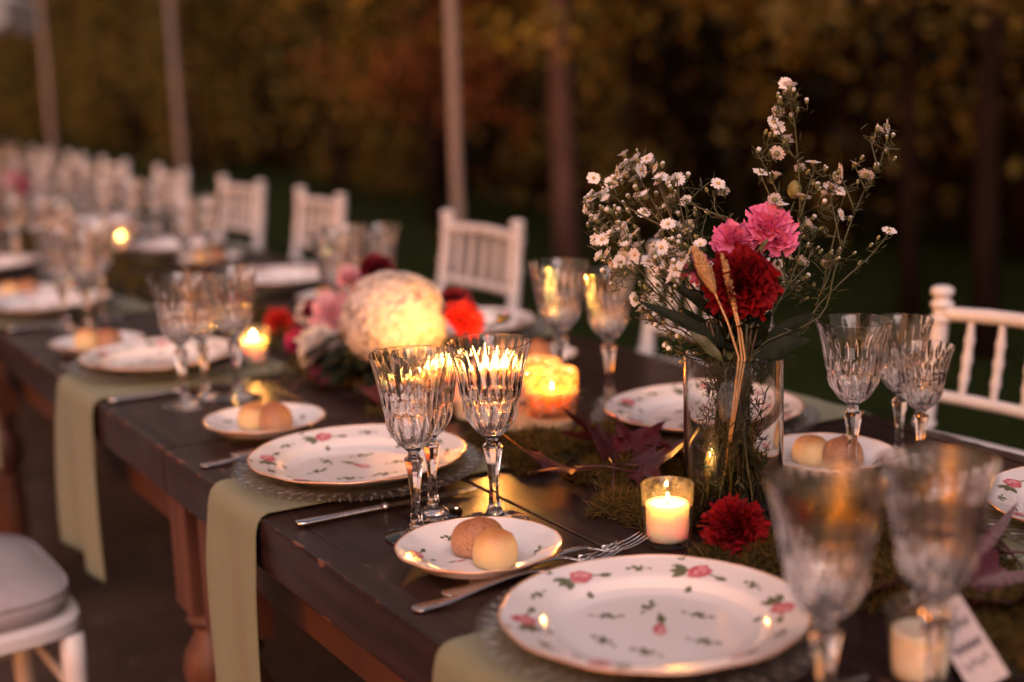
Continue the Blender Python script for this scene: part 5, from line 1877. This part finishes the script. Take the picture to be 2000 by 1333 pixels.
# the big blooms of the bouquet
def bloom(px, py, b, Rr, m, seed, label, n=70, toward=.8, kind='c', frill=.16, up_=.5):
    P = at(px, py, b)
    root = empty('carnation' if kind == 'c' else 'rose', P)
    tag(root, label, 'carnation' if kind == 'c' else 'rose', 'large blooms in the vase')
    h = carnation('flower_head', Rr, m, seed, n, frill) if kind == 'c' else rose('flower_head', Rr, m, seed)
    h.parent = root
    nrm = ((CAM - P).normalized() * toward + Vector((0, 0, up_))).normalized()
    h.rotation_euler = nrm.to_track_quat('Z', 'Y').to_euler()
    g = random.Random(seed)
    a = g.uniform(0, 6.28)
    mb = MB()
    S = P - nrm * Rr * .5
    mb.tube([Vector((0, 0, 0)) + (S - P), (Vector((VX, VY, T + VH + .01)) - P) + Vector((g.uniform(-.02, .02), g.uniform(-.02, .02), 0)), Vector((VX + .03 * math.cos(a), VY + .03 * math.sin(a), T + .018)) - P], [.0018, .002, .002], 8)
    mb.build('stem', 'stem', root)
    mb = MB()
    mb.lathe([(0, -.016), (.004, -.014), (.0055, -.004), (.007, .004)], 10)
    c = mb.build('calyx', 'calyx', root); c.location = S - P; c.rotation_euler = nrm.to_track_quat('Z', 'Y').to_euler()
    return root
bloom(1448, 556, -.030, .0355, 'red', 41, 'large dark red carnation at the front of the vase bouquet', 110, .9, up_=.5)
bloom(1503, 445, .0, .0255, 'pink', 42, 'upper bright pink carnation with a daisy on it', 40, .9, frill=.06)
bloom(1522, 474, -.008, .020, 'pink', 46, 'lower pink bloom tucked under the bright pink carnation', 20, .8, frill=.05)
bloom(1432, 476, .0, .0255, 'pink', 43, 'pink ruffled carnation left above the dark red one', 30, .7, up_=.9, frill=.09)
bloom(1360, 525, .02, .018, 'pink', 44, 'small pink bloom at the left behind the wheat head', 20, .9)
bloom(1305, 500, .055, .014, 'white', 45, 'small pale bloom among the left daisies', 16, .8)
# green bud
P = at(1552, 372, .01)
root = empty('seed_pod', P); tag(root, 'round yellow green bud high in the bouquet', 'bud')
mb = MB(); mb.lathe([(0, -.012), (.006, -.010), (.0105, -.002), (.0098, .006), (.005, .012), (0, .0140)], 20, fn=lambda i, r, z, t: (r * .72 * (1 + .07 * math.cos(8 * t)), z * .8))
h = mb.build('pod', 'podgreen', root)
mb = MB(); mb.tube([(0, 0, -.012), (Vector((VX + .01, VY + .01, T + VH)) - P), (Vector((VX + .02, VY + .02, T + .02)) - P)], .0012, 6); mb.build('stem', 'stem', root)

# dried grasses
def dry_grass(tip, neck, mouth, rad, label, seed, b=-.055, fuzz=True):
    g = random.Random(seed)
    A = at(*tip, b); B = at(*neck, b); C_ = Vector((VX - .028, VY - .034, T + VH + .004)) if mouth is None else mouth
    C_ = at(*C_, -.04) if len(C_) == 2 else C_
    root = empty('dried_grass', B); tag(root, label, 'dried grass', 'dried grasses in the bouquet')
    mb = MB(); mb.tube([Vector((0, 0, 0)), (C_ - B) * .5 + Vector((.001, 0, .003)), C_ - B, Vector((VX - .02, VY - .01, T + .06)) - B], [.0010, .0011, .0011, .0009], 7)
    mb.build('stalk', 'straw', root)
    mb = MB()
    L = (A - B).length; d = (A - B).normalized(); a = d.orthogonal().normalized(); e = d.cross(a)
    prof = lambda u: rad * math.sin(math.pi * min(1, .08 + .9 * u)) ** .6 * (.55 + .45 * math.sin(math.pi * u))
    mb.tube([d * L * u for u in [i / 12 for i in range(13)]], [prof(i / 12) * (.62 if fuzz else .5) for i in range(13)], 12)
    if fuzz:
        for q in range(int(340 if rad > .004 else 90)):
            u = g.random() ** .9; t_ = q * 2.39996
            rr = prof(u) * .62
            o_ = a * math.cos(t_) + e * math.sin(t_)
            p = d * L * u + o_ * rr
            dd = (d * 1.5 + o_ * g.uniform(.35, .8)).normalized()
            l = g.uniform(.0035, .0062) * (1 if rad > .004 else .9); w2 = g.uniform(.0007, .0011)
            s1 = dd.cross(o_).normalized() * w2; s2 = dd.cross(s1).normalized() * w2
            m3 = p + dd * l * .45
            mb.add([p, m3 + s1, m3 + s2, m3 - s1, m3 - s2, p + dd * l], [(0, 1, 2), (0, 2, 3), (0, 3, 4), (0, 4, 1), (5, 2, 1), (5, 3, 2), (5, 4, 3), (5, 1, 4)])
        for _ in range(1500):
            u = g.random(); t_ = g.uniform(0, 6.28)
            rr = prof(u) * .75
            o_ = a * math.cos(t_) + e * math.sin(t_)
            p = d * L * u + o_ * rr
            dd = (o_ + d * g.uniform(.6, 1.6)).normalized()
            l = g.uniform(.002, .0042)
            s_ = dd.cross(d).normalized() * .0004
            mb.add([p - s_, p + s_, p + dd * l], [(0, 1, 2)])
    hd = mb.build('seed_head', 'straw', root, False)
dry_grass((1358, 487), (1396, 572), (1443, 698), .0088, 'fluffy bunny-tail grass head in front of the dark red carnation', 1)
dry_grass((1411, 500), (1432, 600), (1449, 700), .0026, 'thin dry grass ear crossing the dark red carnation', 2)
dry_grass((1418, 512), (1438, 610), (1455, 700), .0022, 'second thin dry grass ear right beside the first', 3)

# big leaves at the vase mouth
def big_leaf(px, py, tx, ty, b, b2, wd, m, label, curl=.15):
    wd *= .56
    A = at(px, py, b); B = at(tx, ty, b2)
    root = empty('leaf', A)
    tag(root, label, 'leaf', 'broad leaves around the vase mouth')
    mb = leaf_thing((0, 0, 0), B - A, (B - A).length * 1.03, wd, m, curl, 14, (CAM - A).normalized() * .8 + Vector((0, 0, .6)))
    mb.build('blade', m, root)
    mb = MB(); mb.tube([Vector((0, 0, 0)), (Vector((VX, VY, T + VH - .03)) - A)], .0010, 6); mb.build('leaf_stalk', 'stem', root)
big_leaf(1440, 690, 1262, 578, -.02, -.035, .0165, 'darkleaf', 'long dark leaf reaching left over the vase mouth')
big_leaf(1430, 640, 1300, 535, -.01, -.02, .013, 'darkleaf', 'dark leaf above the long left one')
big_leaf(1410, 705, 1352, 645, -.04, -.045, .013, 'olive', 'small olive leaf at the left lip of the vase')
big_leaf(1470, 690, 1590, 600, -.01, .0, .018, 'darkleaf', 'dark leaf rising right of the dark red carnation')
big_leaf(1480, 695, 1580, 655, -.02, -.02, .020, 'darkleaf', 'broad dark leaf at the right lip of the vase')
big_leaf(1470, 700, 1555, 690, -.04, -.03, .015, 'darkleaf', 'dark leaf lying on the right lip of the vase')
big_leaf(1440, 700, 1420, 600, .0, -.01, .022, 'darkleaf', 'dark leaf directly below the dark red carnation')
big_leaf(1460, 700, 1500, 610, .0, -.01, .022, 'darkleaf', 'dark leaf below the right half of the dark red carnation')
big_leaf(1425, 700, 1345, 600, .01, -.02, .018, 'darkleaf', 'dark leaf behind the olive one at the left of the vase')
big_leaf(1478, 500, 1500, 465, -.03, -.035, .006, 'olive', 'tiny grey green leaf between pink and dark red blooms', .05)
big_leaf(1450, 705, 1440, 640, .02, .03, .020, 'darkleaf', 'dark leaf deep in the middle of the bouquet')

# ------------------------------------------------------------------ handwritten place card low at the right
root = empty('place_card', (.322, .733, T + .002), R(-6))
tag(root, 'white handwritten place card leaning behind the right foreground glass', 'place card')
mb = MB()
mb.box((-.017, -.0005, 0), (.017, .0005, .072))
c = mb.build('card', 'card', root, False)
ax = Rv.copy(); n_ = Vector((-Fv.x, -Fv.y, .55)).normalized(); u_ = n_.cross(ax).normalized()
X_ = ax * math.cos(R(26)) + u_ * math.sin(R(26)); Z_ = -ax * math.sin(R(26)) + u_ * math.cos(R(26))
Mx = Matrix((X_, -n_, Z_)).transposed().to_4x4()
root.rotation_euler = (0, 0, 0)
c.rotation_euler = Mx.to_euler(); c.location = (0, 0, .002)
mb = MB()
g = random.Random(6)
for k, (z0, n) in enumerate(((.052, 9), (.034, 12), (.020, 6))):
    pts = []
    for i in range(n * 6):
        u = i / (n * 6)
        pts.append((-.013 + .026 * u, -.0010, z0 + .0032 * math.sin(i * 1.05) + .0018 * math.sin(i * .4 + k)))
    mb.tube(pts, .00036, 4)
w_ = mb.build('handwriting', 'ink', c)
print('objects', len(bpy.data.objects), 'heads', head_i)
